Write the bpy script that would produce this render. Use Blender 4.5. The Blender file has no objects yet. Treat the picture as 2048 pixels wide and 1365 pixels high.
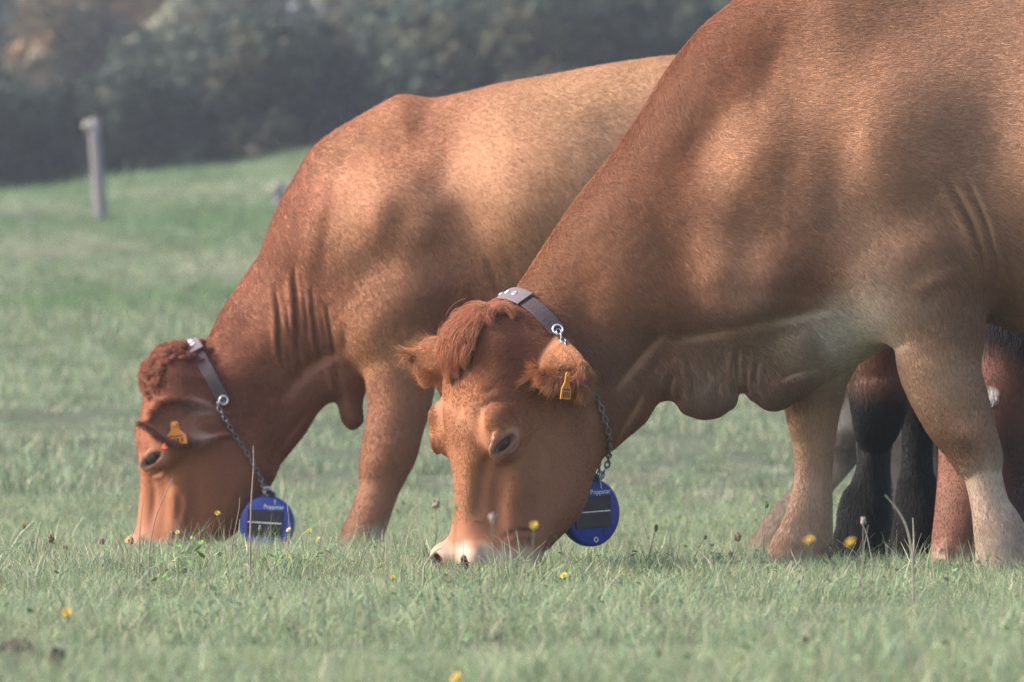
import bpy, math, random
import numpy as np
from mathutils import Vector, Matrix
from mathutils.bvhtree import BVHTree

rng = np.random.default_rng(7)
random.seed(7)
scene = bpy.context.scene
COL = scene.collection

# ------------------------------------------------------------------ camera, sky, sun, exposure
ZC = 0.560                      # lens height above the grass roots under the near cow
F = 16700.0                     # focal length in photograph pixels (293 mm on a 36 mm sensor)
cam_data = bpy.data.cameras.new('camera')
cam_data.lens = F / 2048 * 36
cam_data.sensor_width = 36
cam_data.clip_start = 0.5
cam_data.clip_end = 6000
cam_data.dof.use_dof = True
cam_data.dof.focus_distance = 20.2
cam_data.dof.aperture_fstop = 8.5
cam = bpy.data.objects.new('camera', cam_data)
cam.location = (0, -20, ZC)
cam.rotation_euler = (math.pi / 2, 0, 0)
COL.objects.link(cam)
scene.camera = cam

SUN_DIR = Vector((-0.81, -0.01, 0.58)).normalized()       # towards the sun: left, a little on the camera's side
world = bpy.data.worlds.new('World')
scene.world = world
world.use_nodes = True
wn = world.node_tree.nodes
bg = wn['Background']
sky = wn.new('ShaderNodeTexSky')
sky.sky_type = 'NISHITA'
sky.sun_disc = False
sky.sun_elevation = math.asin(SUN_DIR.z)
sky.sun_rotation = math.atan2(SUN_DIR.x, SUN_DIR.y)
sky.air_density = 1.0
sky.dust_density = 3.0
world.node_tree.links.new(sky.outputs[0], bg.inputs[0])
bg.inputs[1].default_value = 0.15

sun_data = bpy.data.lights.new('sun', 'SUN')
sun_data.energy = 2.75
sun_data.angle = math.radians(16.0)
sun_data.color = (1.0, 0.92, 0.82)
sun = bpy.data.objects.new('sun', sun_data)
sun.rotation_euler = SUN_DIR.to_track_quat('Z', 'Y').to_euler()
COL.objects.link(sun)

vs = scene.view_settings
vs.view_transform = 'Standard'
vs.look = 'None'
vs.gamma = 1
vs.use_curve_mapping = False
vs.exposure = 1.18
scene.cycles.volume_bounces = 0
scene.cycles.max_bounces = 5
scene.cycles.use_denoising = True
scene.cycles.denoising_input_passes = 'RGB_ALBEDO_NORMAL'
scene.cycles.denoising_prefilter = 'NONE'
scene.cycles.sample_clamp_indirect = 4
scene.cycles.transparent_max_bounces = 12

# ------------------------------------------------------------------ helpers
def at(px, py, d):
    """photograph pixel + distance from the lens -> a point of the place"""
    return np.array([(px - 1024) / F * d, d - 20.0, ZC + (682.5 - py) / F * d])

def lin(c, k=1.0):
    return tuple(k * ((v / 255 / 12.92) if v / 255 <= 0.04045 else ((v / 255 + 0.055) / 1.055) ** 2.4) for v in c)

def tag(o, label=None, cat=None, group=None, kind=None):
    for k, v in (('label', label), ('category', cat), ('group', group), ('kind', kind)):
        if v: o[k] = v
    return o

def thing(name, base, label, cat, group=None, rot=None):
    o = bpy.data.objects.new(name, None)
    o.empty_display_size = 0.1
    o.location = Vector(base)
    if rot is not None: o.rotation_euler = rot
    COL.objects.link(o)
    return tag(o, label, cat, group)

def world_mat(o):
    m = Matrix.Translation(o.location) @ o.rotation_euler.to_matrix().to_4x4()
    return world_mat(o.parent) @ m if o.parent is not None and not o.get('_abs') else m

def link(name, data, parent=None, local=False):
    """link data whose coordinates are the place's own (or, with local, the parent's)"""
    o = bpy.data.objects.new(name, data)
    COL.objects.link(o)
    if parent is not None:
        o.parent = parent
        if not local:
            o.matrix_parent_inverse = world_mat(parent).inverted() if parent.type == 'EMPTY' else Matrix.Identity(4)
    return o

def mesh_from(name, V, Fc, mat=None, smooth=True, cols=None):
    me = bpy.data.meshes.new(name)
    V = np.asarray(V, dtype=np.float32).reshape(-1, 3)
    if isinstance(Fc, np.ndarray):
        n = Fc.shape[1]
        me.vertices.add(len(V)); me.vertices.foreach_set('co', V.ravel())
        me.loops.add(Fc.size); me.loops.foreach_set('vertex_index', Fc.ravel().astype(np.int32))
        me.polygons.add(len(Fc))
        me.polygons.foreach_set('loop_start', np.arange(0, Fc.size, n, dtype=np.int32))
        me.polygons.foreach_set('loop_total', np.full(len(Fc), n, dtype=np.int32))
        me.update(calc_edges=True)
        me.validate()
    else:
        me.from_pydata([tuple(map(float, v)) for v in V], [], Fc)
    if smooth:
        me.polygons.foreach_set('use_smooth', np.ones(len(me.polygons), dtype=bool))
    if cols is not None:
        a = me.attributes.new('col', 'FLOAT_COLOR', 'POINT')
        c4 = np.ones((len(V), 4), dtype=np.float32); c4[:, :3] = cols
        a.data.foreach_set('color', c4.ravel())
    if mat is not None: me.materials.append(mat)
    return me

def hash3(i, j, k):
    h = (i.astype(np.int64) * 374761393 + j.astype(np.int64) * 668265263 + k.astype(np.int64) * 2147483647) & 0xffffffff
    h = ((h ^ (h >> 13)) * 1274126177) & 0xffffffff
    return ((h ^ (h >> 16)) & 0xffff) / 65535.0 * 2 - 1

def noise(P, freq, seed=0):
    """smooth value noise in -1..1"""
    Q = np.asarray(P, dtype=np.float64) * freq + 37.1 + seed * 17.3
    I = np.floor(Q).astype(np.int64); f = Q - I; f = f * f * (3 - 2 * f)
    r = 0
    for a in (0, 1):
        for b in (0, 1):
            for c in (0, 1):
                w = (f[:, 0] if a else 1 - f[:, 0]) * (f[:, 1] if b else 1 - f[:, 1]) * (f[:, 2] if c else 1 - f[:, 2])
                r = r + w * hash3(I[:, 0] + a, I[:, 1] + b, I[:, 2] + c)
    return r

def catmull(P, n, closed=False):
    """resample control rows P as a Catmull-Rom curve with n rows"""
    P = np.asarray(P, dtype=np.float64); m = len(P)
    if closed:
        t = np.linspace(0, m, n, endpoint=False); i = np.floor(t).astype(int); f = (t - i)[:, None]
        p0, p1, p2, p3 = (P[(i + k) % m] for k in (-1, 0, 1, 2))
    else:
        t = np.linspace(0, m - 1, n); i = np.minimum(np.floor(t).astype(int), m - 2); f = (t - i)[:, None]
        E = np.vstack([2 * P[0] - P[1], P, 2 * P[-1] - P[-2]])
        p0, p1, p2, p3 = (E[i + k] for k in (0, 1, 2, 3))
    return 0.5 * (2 * p1 + (p2 - p0) * f + (2 * p0 - 5 * p1 + 4 * p2 - p3) * f ** 2 + (3 * p1 - p0 - 3 * p2 + p3) * f ** 3)

def shepard(Q, C, vals, power=3.0, eps=1e-3):
    """inverse-distance blend of control values; Q (n,2|3), C (m,2|3), vals (m,k)"""
    out = np.zeros((len(Q), vals.shape[1])); ws = np.zeros(len(Q))
    for c, v in zip(C, vals):
        w = 1.0 / (((Q - c) ** 2).sum(1) + eps) ** (power / 2)
        ws += w; out += w[:, None] * v
    return out / ws[:, None]

# ------------------------------------------------------------------ flesh: an implicit field on a graded grid, meshed by surface nets
class Flesh:
    def __init__(s, xs, ys, zs):
        s.ax = [np.asarray(a, dtype=np.float64) for a in (xs, ys, zs)]
        s.F = np.full([len(a) for a in s.ax], 0.25, dtype=np.float32)
    def block(s, lo, hi):
        sl = []
        for a, l, h in zip(s.ax, lo, hi):
            i0 = max(int(np.searchsorted(a, l)) - 1, 0); i1 = min(int(np.searchsorted(a, h)) + 1, len(a))
            sl.append(slice(i0, max(i1, i0 + 1)))
        return tuple(sl)
    def join(s, sl, d, k):
        A = s.F[sl]
        h = np.maximum(k - np.abs(A - d), 0) / k
        s.F[sl] = np.minimum(A, d) - h * h * k * 0.25
    def carve(s, sl, d, k):
        A = s.F[sl]; d = -d
        h = np.maximum(k - np.abs(A - d), 0) / k
        s.F[sl] = np.maximum(A, d) + h * h * k * 0.25
    def inflate(s, poly, ctrl, y0=0.0, k=0.03, grow=0.06):
        """a side-view outline (x,z) swollen sideways; ctrl rows x,z,half width,edge radius"""
        poly = catmull(poly, 6 * len(poly), closed=True)
        lo = poly.min(0) - grow; hi = poly.max(0) + grow
        Wm = max(c[2] for c in ctrl)
        sl = s.block((lo[0], y0 - Wm - grow, lo[1]), (hi[0], y0 + Wm + grow, hi[1]))
        X, Z = np.meshgrid(s.ax[0][sl[0]], s.ax[2][sl[2]], indexing='ij')
        Q = np.stack([X.ravel(), Z.ravel()], 1)
        d2 = np.full(len(Q), 1e9); inside = np.zeros(len(Q), dtype=bool)
        for a, b in zip(poly, np.roll(poly, -1, 0)):
            e = b - a; w = Q - a
            t = np.clip((w @ e) / (e @ e + 1e-12), 0, 1)
            d2 = np.minimum(d2, ((w - t[:, None] * e) ** 2).sum(1))
            c = (a[1] > Q[:, 1]) != (b[1] > Q[:, 1])
            xi = e[0] * (Q[:, 1] - a[1]) / (e[1] if abs(e[1]) > 1e-12 else 1e-12) + a[0]
            inside ^= c & (Q[:, 0] < xi)
        d = np.sqrt(d2) * np.where(inside, 1, -1)
        C = np.array(ctrl)
        WR = shepard(Q, C[:, :2], C[:, 2:4], 3.2, 2e-3)
        W, R = WR[:, 0], WR[:, 1]
        e = np.maximum(R - d, 0) / R
        # soften the ridge where e reaches 0
        e = np.sqrt(e * e + 0.0009)
        sh = X.shape
        e = e.reshape(sh)[:, None, :]; W = W.reshape(sh)[:, None, :]; R = R.reshape(sh)[:, None, :]
        y = s.ax[1][sl[1]][None, :, None] - y0
        f = (np.sqrt(e * e + (y / W) ** 2) - 1) * np.minimum(R, W)
        s.join(sl, f.astype(np.float32), k)
    def limb(s, st, k=0.03, grow=0.05, p=2.0):
        """tube in side view; rows x,z,y,half depth,half width"""
        st = catmull(st, 10 * len(st))
        m = st[:, 3:5].max() + grow
        lo = st[:, [0, 2, 1]].min(0) - m; hi = st[:, [0, 2, 1]].max(0) + m
        sl = s.block(lo, hi)
        X, Z = np.meshgrid(s.ax[0][sl[0]], s.ax[2][sl[2]], indexing='ij')
        Q = np.stack([X.ravel(), Z.ravel()], 1)
        best = np.full(len(Q), 1e9); par = np.zeros((len(Q), 3))
        for a, b in zip(st[:-1], st[1:]):
            e = b[:2] - a[:2]; w = Q - a[:2]
            t = np.clip((w @ e) / (e @ e + 1e-12), 0, 1)
            dd = ((w - t[:, None] * e) ** 2).sum(1)
            par_n = a[2:] + t[:, None] * (b[2:] - a[2:])
            sc = dd / par_n[:, 1] ** 2
            g = sc < best
            best = np.where(g, sc, best); par = np.where(g[:, None], par_n, par)
        sh = X.shape
        u = np.sqrt(best).reshape(sh)[:, None, :]
        y0, a, b = (par[:, i].reshape(sh)[:, None, :] for i in range(3))
        v = np.abs(s.ax[1][sl[1]][None, :, None] - y0) / b
        f = ((u ** p + v ** p) ** (1 / p) - 1) * np.minimum(a, b)
        s.join(sl, f.astype(np.float32), k)
    def pts(s, sl):
        X, Y, Z = np.meshgrid(*(s.ax[i][sl[i]] for i in range(3)), indexing='ij')
        return np.stack([X.ravel(), Y.ravel(), Z.ravel()], 1), X.shape
    def ball(s, c, r, M=None, k=0.02, carve=False, grow=0.04):
        """ellipsoid with half axes r along the rows of M"""
        c = np.asarray(c); r = np.asarray(r, dtype=float); m = r.max() + grow
        sl = s.block(c - m, c + m)
        P, sh = s.pts(sl); P = P - c
        if M is not None: P = P @ np.asarray(M).T
        f = ((np.sqrt(((P / r) ** 2).sum(1)) - 1) * r.min()).reshape(sh).astype(np.float32)
        (s.carve if carve else s.join)(sl, f, k)
    def chain(s, st, k=0.03, grow=0.05):
        """round tube through 3-D points; rows x,y,z,r"""
        st = catmull(st, 6 * len(st))
        m = st[:, 3].max() + grow
        sl = s.block(st[:, :3].min(0) - m, st[:, :3].max(0) + m)
        P, sh = s.pts(sl)
        f = np.full(len(P), 1e9)
        for a, b in zip(st[:-1], st[1:]):
            e = b[:3] - a[:3]; w = P - a[:3]
            t = np.clip((w @ e) / (e @ e + 1e-12), 0, 1)
            f = np.minimum(f, np.sqrt(((w - t[:, None] * e) ** 2).sum(1)) - (a[3] + t * (b[3] - a[3])))
        s.join(sl, f.reshape(sh).astype(np.float32), k)
    def mesh(s, smooth=3):
        B = s.F < 0
        n0, n1, n2 = B.shape
        allc = np.ones((n0 - 1, n1 - 1, n2 - 1), dtype=bool); anyc = np.zeros_like(allc)
        for i in (0, 1):
            for j in (0, 1):
                for k in (0, 1):
                    c = B[i:n0 - 1 + i, j:n1 - 1 + j, k:n2 - 1 + k]
                    allc &= c; anyc |= c
        act = anyc & ~allc
        I, J, K = np.nonzero(act)
        idx = np.full(act.shape, -1, dtype=np.int32); idx[I, J, K] = np.arange(len(I))
        off = [(i, j, k) for i in (0, 1) for j in (0, 1) for k in (0, 1)]
        val = {o: s.F[I + o[0], J + o[1], K + o[2]].astype(np.float64) for o in off}
        xs = [s.ax[0][I], s.ax[0][I + 1]], [s.ax[1][J], s.ax[1][J + 1]], [s.ax[2][K], s.ax[2][K + 1]]
        acc = np.zeros((len(I), 3)); cnt = np.zeros(len(I))
        for o in off:
            for axi in range(3):
                if o[axi]: continue
                o2 = list(o); o2[axi] = 1; o2 = tuple(o2)
                a, b = val[o], val[o2]
                m = (a < 0) != (b < 0)
                t = np.where(m, a / np.where(m, a - b, 1), 0)
                for q in range(3):
                    if q == axi: c = xs[q][0] + t * (xs[q][1] - xs[q][0])
                    else: c = xs[q][o[q]]
                    acc[:, q] += np.where(m, c, 0)
                cnt += m
        V = acc / cnt[:, None]
        quads = []
        for axi in range(3):
            lo = [slice(None)] * 3; hi = [slice(None)] * 3
            lo[axi] = slice(0, -1); hi[axi] = slice(1, None)
            A, Bb = B[tuple(lo)], B[tuple(hi)]
            E = np.argwhere(A != Bb)
            u, v = [(1, 2), (2, 0), (0, 1)][axi]
            E = E[(E[:, u] > 0) & (E[:, v] > 0) & (E[:, u] < B.shape[u] - 1) & (E[:, v] < B.shape[v] - 1)]
            inside_first = A[tuple(E.T)]
            def cell(du, dv):
                c = E.copy(); c[:, u] -= du; c[:, v] -= dv
                return idx[tuple(c.T)]
            q = np.stack([cell(1, 1), cell(0, 1), cell(0, 0), cell(1, 0)], 1)
            q[~inside_first] = q[~inside_first][:, ::-1]
            quads.append(q)
        Q = np.vstack(quads); Q = Q[(Q >= 0).all(1)]
        e = np.vstack([Q[:, [0, 1]], Q[:, [1, 2]], Q[:, [2, 3]], Q[:, [3, 0]]])
        for it in range(smooth):
            lam = 0.5 if it % 2 == 0 else -0.45
            S = np.stack([np.bincount(e[:, 0], V[e[:, 1], c], len(V)) + np.bincount(e[:, 1], V[e[:, 0], c], len(V)) for c in range(3)], 1)
            n = np.bincount(e[:, 0], minlength=len(V)) + np.bincount(e[:, 1], minlength=len(V))
            V = V + lam * (S / np.maximum(n, 1)[:, None] - V)
        return V, Q

def vnormals(V, Q):
    n = np.cross(V[Q[:, 2]] - V[Q[:, 0]], V[Q[:, 3]] - V[Q[:, 1]])
    N = np.stack([sum(np.bincount(Q[:, j], n[:, c], len(V)) for j in range(4)) for c in range(3)], 1)
    return N / np.maximum(np.linalg.norm(N, axis=1), 1e-12)[:, None]

def grade(*segs):
    """graded axis: (start, stop, step), ..."""
    out = []
    for a, b, h in segs:
        out += list(np.linspace(a, b, max(int(round((b - a) / h)), 1), endpoint=False))
    return np.array(out + [segs[-1][1]])

def dist_poly(Q, P):
    """distance from 2-D points to an open polyline, and signed side"""
    best = np.full(len(Q), 1e9); side = np.zeros(len(Q)); tt = np.zeros(len(Q))
    for i, (a, b) in enumerate(zip(P[:-1], P[1:])):
        e = b - a; w = Q - a
        t = np.clip((w @ e) / (e @ e + 1e-9), 0, 1)
        d = np.sqrt(((w - t[:, None] * e) ** 2).sum(1))
        g = d < best
        best = np.where(g, d, best)
        side = np.where(g, np.sign(e[0] * w[:, 1] - e[1] * w[:, 0]), side)
        tt = np.where(g, (i + t) / (len(P) - 1), tt)
    return best, side, tt

# ------------------------------------------------------------------ materials
def new_mat(name):
    m = bpy.data.materials.new(name); m.use_nodes = True
    return m, m.node_tree.nodes, m.node_tree.links, m.node_tree.nodes['Principled BSDF']

def plain(name, color, rough=0.6, metal=0.0, bump=0.0, scale=200.0, vary=0.12, spec=0.4):
    m, n, l, b = new_mat(name)
    tc = n.new('ShaderNodeTexCoord')
    nz = n.new('ShaderNodeTexNoise'); nz.inputs['Scale'].default_value = scale; nz.inputs['Detail'].default_value = 4
    l.new(tc.outputs['Object'], nz.inputs['Vector'])
    mx = n.new('ShaderNodeMix'); mx.data_type = 'RGBA'
    mx.inputs['A'].default_value = (*[c * (1 - vary) for c in color], 1)
    mx.inputs['B'].default_value = (*[min(c * (1 + vary), 1) for c in color], 1)
    l.new(nz.outputs['Fac'], mx.inputs['Factor'])
    l.new(mx.outputs['Result'], b.inputs['Base Color'])
    b.inputs['Roughness'].default_value = rough
    b.inputs['Metallic'].default_value = metal
    b.inputs['Specular IOR Level'].default_value = spec
    if bump:
        bp = n.new('ShaderNodeBump'); bp.inputs['Strength'].default_value = bump; bp.inputs['Distance'].default_value = 0.002
        l.new(nz.outputs['Fac'], bp.inputs['Height']); l.new(bp.outputs['Normal'], b.inputs['Normal'])
    return m

def skin_material():
    m, n, l, b = new_mat('hide')
    a = n.new('ShaderNodeAttribute'); a.attribute_name = 'col'
    l.new(a.outputs['Color'], b.inputs['Base Color'])
    b.inputs['Roughness'].default_value = 0.7
    b.inputs['Specular IOR Level'].default_value = 0.25
    return m

def hair_material():
    m, n, l, b = new_mat('hair')
    a = n.new('ShaderNodeAttribute'); a.attribute_name = 'col'
    l.new(a.outputs['Color'], b.inputs['Base Color'])
    b.inputs['Roughness'].default_value = 0.55
    b.inputs['Specular IOR Level'].default_value = 0.3
    tr = n.new('ShaderNodeBsdfTranslucent'); l.new(a.outputs['Color'], tr.inputs['Color'])
    mx = n.new('ShaderNodeMixShader'); mx.inputs['Fac'].default_value = 0.25
    l.new(b.outputs[0], mx.inputs[1]); l.new(tr.outputs[0], mx.inputs[2])
    l.new(mx.outputs[0], n['Material Output'].inputs['Surface'])
    return m

HIDE = skin_material()
HAIR = hair_material()

def grow(name, parent, V, N, Q, vdir, vlen, vcol, vden, total, width=0.0006, lift=0.26, wig=0.25, npts=4, seed=1, vwig=None):
    """hair strands rooted on the mesh: one Curves object, kind stuff"""
    r = np.random.default_rng(seed)
    T = np.vstack([Q[:, [0, 1, 2]], Q[:, [0, 2, 3]]])
    area = 0.5 * np.linalg.norm(np.cross(V[T[:, 1]] - V[T[:, 0]], V[T[:, 2]] - V[T[:, 0]]), axis=1)
    w = area * vden[T].mean(1)
    c = np.cumsum(w); c /= c[-1]
    ti = np.searchsorted(c, r.random(total)); ti = np.minimum(ti, len(T) - 1)
    u = np.sqrt(r.random(total)); v = r.random(total)
    b = np.stack([1 - u, u * (1 - v), u * v], 1)
    def mixv(A): return (A[T[ti]] * b[:, :, None]).sum(1)
    P = mixv(V); Nn = mixv(N); D = mixv(vdir); Cc = mixv(vcol)
    L = (vlen[T[ti]] * b).sum(1)
    wg = wig if vwig is None else (vwig[T[ti]] * b).sum(1)[:, None]
    Nn /= np.linalg.norm(Nn, axis=1)[:, None]
    # locks: a coarse and a fine noise turn the lie of the hair
    nz = 0.8 * np.stack([noise(P, 20, s) for s in (1, 2, 3)], 1) + 0.28 * np.stack([noise(P, 80, s) for s in (4, 5, 6)], 1) + 0.55 * r.normal(size=(total, 3))
    wg = wg * 0.75
    D = D + wg * nz
    D -= (D * Nn).sum(1)[:, None] * Nn
    D /= np.maximum(np.linalg.norm(D, axis=1), 1e-6)[:, None]
    L = L * (0.7 + 0.6 * r.random(total))
    lf = lift * (0.6 + 0.8 * r.random(total))
    t = np.linspace(0, 1, npts)
    pts = np.zeros((total, npts, 3), dtype=np.float32)
    curl = wg * (np.stack([noise(P, 120, s) for s in (7, 8, 9)], 1)) * 0.3
    for i, x in enumerate(t):
        h = (lf * (x - 0.55 * x * x))[:, None] * Nn
        pts[:, i] = P - 0.0012 * Nn + L[:, None] * (x * D * (1 - 0.12 * lf[:, None]) + h + curl * 0.5 * x * x)
    rad = np.zeros((total, npts), dtype=np.float32)
    rad[:] = width * 0.5 * np.array([1.0, 0.95, 0.75, 0.25])[None, :npts] if npts == 4 else width * 0.5 * np.linspace(1, 0.25, npts)[None]
    rad *= (0.7 + 0.6 * r.random(total))[:, None]
    hc = bpy.data.hair_curves.new(name)
    hc.add_curves([npts] * total)
    hc.attributes['position'].data.foreach_set('vector', pts.ravel()) if 'position' in hc.attributes else None
    ra = hc.attributes.get('radius') or hc.attributes.new('radius', 'FLOAT', 'POINT')
    ra.data.foreach_set('value', rad.ravel())
    ca = hc.attributes.new('col', 'FLOAT_COLOR', 'CURVE')
    c4 = np.ones((total, 4), dtype=np.float32)
    tone = (1 + 0.16 * r.normal(size=total) + 0.05 * noise(P, 30, 11) + 0.24 * noise(P, 430, 12))
    c4[:, :3] = np.clip(Cc * tone[:, None], 0.004, 0.9)
    ca.data.foreach_set('color', c4.ravel())
    hc.materials.append(HAIR)
    o = link(name, hc, parent)
    o['kind'] = 'stuff'
    return o
# ------------------------------------------------------------------ the lie of the land
GD = np.array([4, 12, 20, 22, 24, 27, 32, 40, 75, 78.5, 80, 81.5, 84, 112, 140, 260, 1200], float)
GH = np.array([0, 0, 0, -.03, -.072, -.06, .07, .33, 1.47, 1.56, 1.63, 1.78, 1.86, 2.38, 2.9, 3.4, 4.0], float)
def gz(X, d):
    X = np.asarray(X, float); d = np.asarray(d, float)
    h = np.interp(d, GD, GH)
    tilt = 0.17 * (np.clip(X, -11, 6) + 6.7) * np.clip((d - 84) / 28, 0, 1) * np.clip((200 - d) / 60, 0, 1)
    P = np.stack([X.ravel(), d.ravel(), 0 * X.ravel()], 1)
    bump = (0.012 * noise(P, 1.1, 2) + 0.05 * noise(P * [1, .6, 1], 0.22, 4) * np.clip((P[:, 1] - 26) / 20, 0, 1)
            + 0.10 * noise(P * [1, .4, 1], 0.5, 5) * np.exp(-((P[:, 1] - 79.5) / 3) ** 2)).reshape(X.shape)
    return h + tilt + bump

def soil_material():
    m, n, l, b = new_mat('turf_soil')
    tc = n.new('ShaderNodeTexCoord')
    a = n.new('ShaderNodeTexNoise'); a.inputs['Scale'].default_value = 0.35; a.inputs['Detail'].default_value = 6
    c = n.new('ShaderNodeTexNoise'); c.inputs['Scale'].default_value = 14; c.inputs['Detail'].default_value = 5
    l.new(tc.outputs['Object'], a.inputs['Vector']); l.new(tc.outputs['Object'], c.inputs['Vector'])
    r1 = n.new('ShaderNodeValToRGB')
    r1.color_ramp.elements[0].position = .3; r1.color_ramp.elements[0].color = (.055, .075, .035, 1)
    r1.color_ramp.elements[1].position = .7; r1.color_ramp.elements[1].color = (.105, .125, .060, 1)
    r2 = n.new('ShaderNodeValToRGB')
    r2.color_ramp.elements[0].position = .35; r2.color_ramp.elements[0].color = (.6, .55, .5, 1)
    r2.color_ramp.elements[1].position = .7; r2.color_ramp.elements[1].color = (1.1, 1.1, 1.05, 1)
    mx = n.new('ShaderNodeMix'); mx.data_type = 'RGBA'; mx.blend_type = 'MULTIPLY'; mx.inputs['Factor'].default_value = 1
    l.new(a.outputs['Fac'], r1.inputs['Fac']); l.new(c.outputs['Fac'], r2.inputs['Fac'])
    l.new(r1.outputs['Color'], mx.inputs['A']); l.new(r2.outputs['Color'], mx.inputs['B'])
    l.new(mx.outputs['Result'], b.inputs['Base Color']); b.inputs['Roughness'].default_value = .95
    bp = n.new('ShaderNodeBump'); bp.inputs['Distance'].default_value = .02
    l.new(c.outputs['Fac'], bp.inputs['Height']); l.new(bp.outputs['Normal'], b.inputs['Normal'])
    return m

gx = np.concatenate([-np.geomspace(9, 105, 20)[::-1], np.linspace(-8.6, 8.6, 70), np.geomspace(9, 105, 20)])
gd = np.concatenate([np.linspace(3, 34, 90), np.linspace(34.8, 130, 110), np.geomspace(133, 525, 18)])
GX, GDm = np.meshgrid(gx, gd, indexing='ij')
GZ = gz(GX, GDm)
Vg = np.stack([GX.ravel(), GDm.ravel() - 20, GZ.ravel()], 1)
nx_, nd_ = GX.shape
ii = (np.arange(nx_ - 1)[:, None] * nd_ + np.arange(nd_ - 1)[None]).ravel()
Qg = np.stack([ii, ii + nd_, ii + nd_ + 1, ii + 1], 1)
ground = link('ground', mesh_from('ground', Vg, Qg, soil_material()))
tag(ground, kind='structure')

# far blue hillside
hx = np.linspace(-100, 100, 60); hy = np.linspace(330, 520, 14)
HX, HY = np.meshgrid(hx, hy, indexing='ij')
P = np.stack([HX.ravel(), HY.ravel(), 0 * HX.ravel()], 1)
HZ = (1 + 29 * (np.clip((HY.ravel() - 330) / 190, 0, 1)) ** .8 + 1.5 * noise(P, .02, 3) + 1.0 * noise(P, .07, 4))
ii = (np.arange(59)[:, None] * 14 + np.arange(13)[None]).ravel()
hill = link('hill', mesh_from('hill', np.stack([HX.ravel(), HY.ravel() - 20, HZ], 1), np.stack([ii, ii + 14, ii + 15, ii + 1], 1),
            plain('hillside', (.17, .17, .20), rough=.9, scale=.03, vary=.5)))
tag(hill, kind='structure')

# ------------------------------------------------------------------ foliage
def leaf_material(name, cols, trans=0.35):
    m, n, l, b = new_mat(name)
    a = n.new('ShaderNodeAttribute'); a.attribute_name = 'col'
    oi = n.new('ShaderNodeObjectInfo')
    hs = n.new('ShaderNodeHueSaturation')
    mr = n.new('ShaderNodeMapRange'); mr.inputs['To Min'].default_value = .65; mr.inputs['To Max'].default_value = 1.35
    l.new(oi.outputs['Random'], mr.inputs['Value']); l.new(mr.outputs['Result'], hs.inputs['Value'])
    l.new(a.outputs['Color'], hs.inputs['Color'])
    l.new(hs.outputs['Color'], b.inputs['Base Color']); b.inputs['Roughness'].default_value = .55
    b.inputs['Specular IOR Level'].default_value = .3
    tr = n.new('ShaderNodeBsdfTranslucent'); l.new(hs.outputs['Color'], tr.inputs['Color'])
    mx = n.new('ShaderNodeMixShader'); mx.inputs['Fac'].default_value = trans
    l.new(b.outputs[0], mx.inputs[1]); l.new(tr.outputs[0], mx.inputs[2])
    l.new(mx.outputs[0], n['Material Output'].inputs['Surface'])
    return m
LEAF = leaf_material('leaf', None)
GRASS = leaf_material('grass_blade', None, .3)
BARK = plain('bark', (.10, .085, .07), rough=.9, bump=.6, scale=30, vary=.3)

def crown_mesh(name, lobes, n, size, tint, r):
    """leaf-sized faces through the volume of several lobes"""
    lobes = np.array(lobes, float)
    vol = lobes[:, 3] ** 3; pick = r.choice(len(lobes), n, p=vol / vol.sum())
    d = r.normal(size=(n, 3)); d /= np.linalg.norm(d, axis=1)[:, None]
    rad = lobes[pick, 3] * (0.45 + 0.6 * r.random(n) ** .5)
    c = lobes[pick, :3] + d * rad[:, None] * [1, 1, .9]
    c += 0.12 * np.stack([noise(c, 2.5, k) for k in (1, 2, 3)], 1)
    keep = noise(c, 2.2, 7) + .5 * noise(c, 5, 8) > -.42
    c, d, pick = c[keep], d[keep], pick[keep]; n = len(c)
    nn = d + 0.8 * r.normal(size=(n, 3)); nn /= np.linalg.norm(nn, axis=1)[:, None]
    t = np.cross(nn, r.normal(size=(n, 3))); t /= np.linalg.norm(t, axis=1)[:, None]
    bt = np.cross(nn, t)
    sz = size * (.6 + .8 * r.random(n))[:, None]
    V = np.stack([c - t * sz, c + bt * sz * .5, c + t * sz, c - bt * sz * .5], 1).reshape(-1, 3)
    Q = np.arange(4 * n).reshape(-1, 4)
    k = (1 + .25 * r.normal(size=n) + .3 * noise(c, 1.4, 9)).clip(.35, 2)
    cols = np.array(tint)[None] * k[:, None]
    au = (noise(c, 1.1, 12) > .42)
    cols = np.where(au[:, None], cols * np.array([1.35, 1.05, .8]), cols)
    return mesh_from(name, V, Q, LEAF, False, np.repeat(cols, 4, 0))

def limb_mesh(name, paths, mat=None):
    V, Fc = [], []
    for path in paths:
        path = np.array(path, float); base = len(V); k = 7
        for i, (x, y, z, rr) in enumerate(path):
            for j in range(k):
                a = 2 * math.pi * j / k
                V.append((x + rr * math.cos(a), y + rr * math.sin(a), z))
        for i in range(len(path) - 1):
            for j in range(k):
                Fc.append([base + i * k + j, base + i * k + (j + 1) % k, base + (i + 1) * k + (j + 1) % k, base + (i + 1) * k + j])
    return mesh_from(name, V, Fc, mat or BARK)

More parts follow.
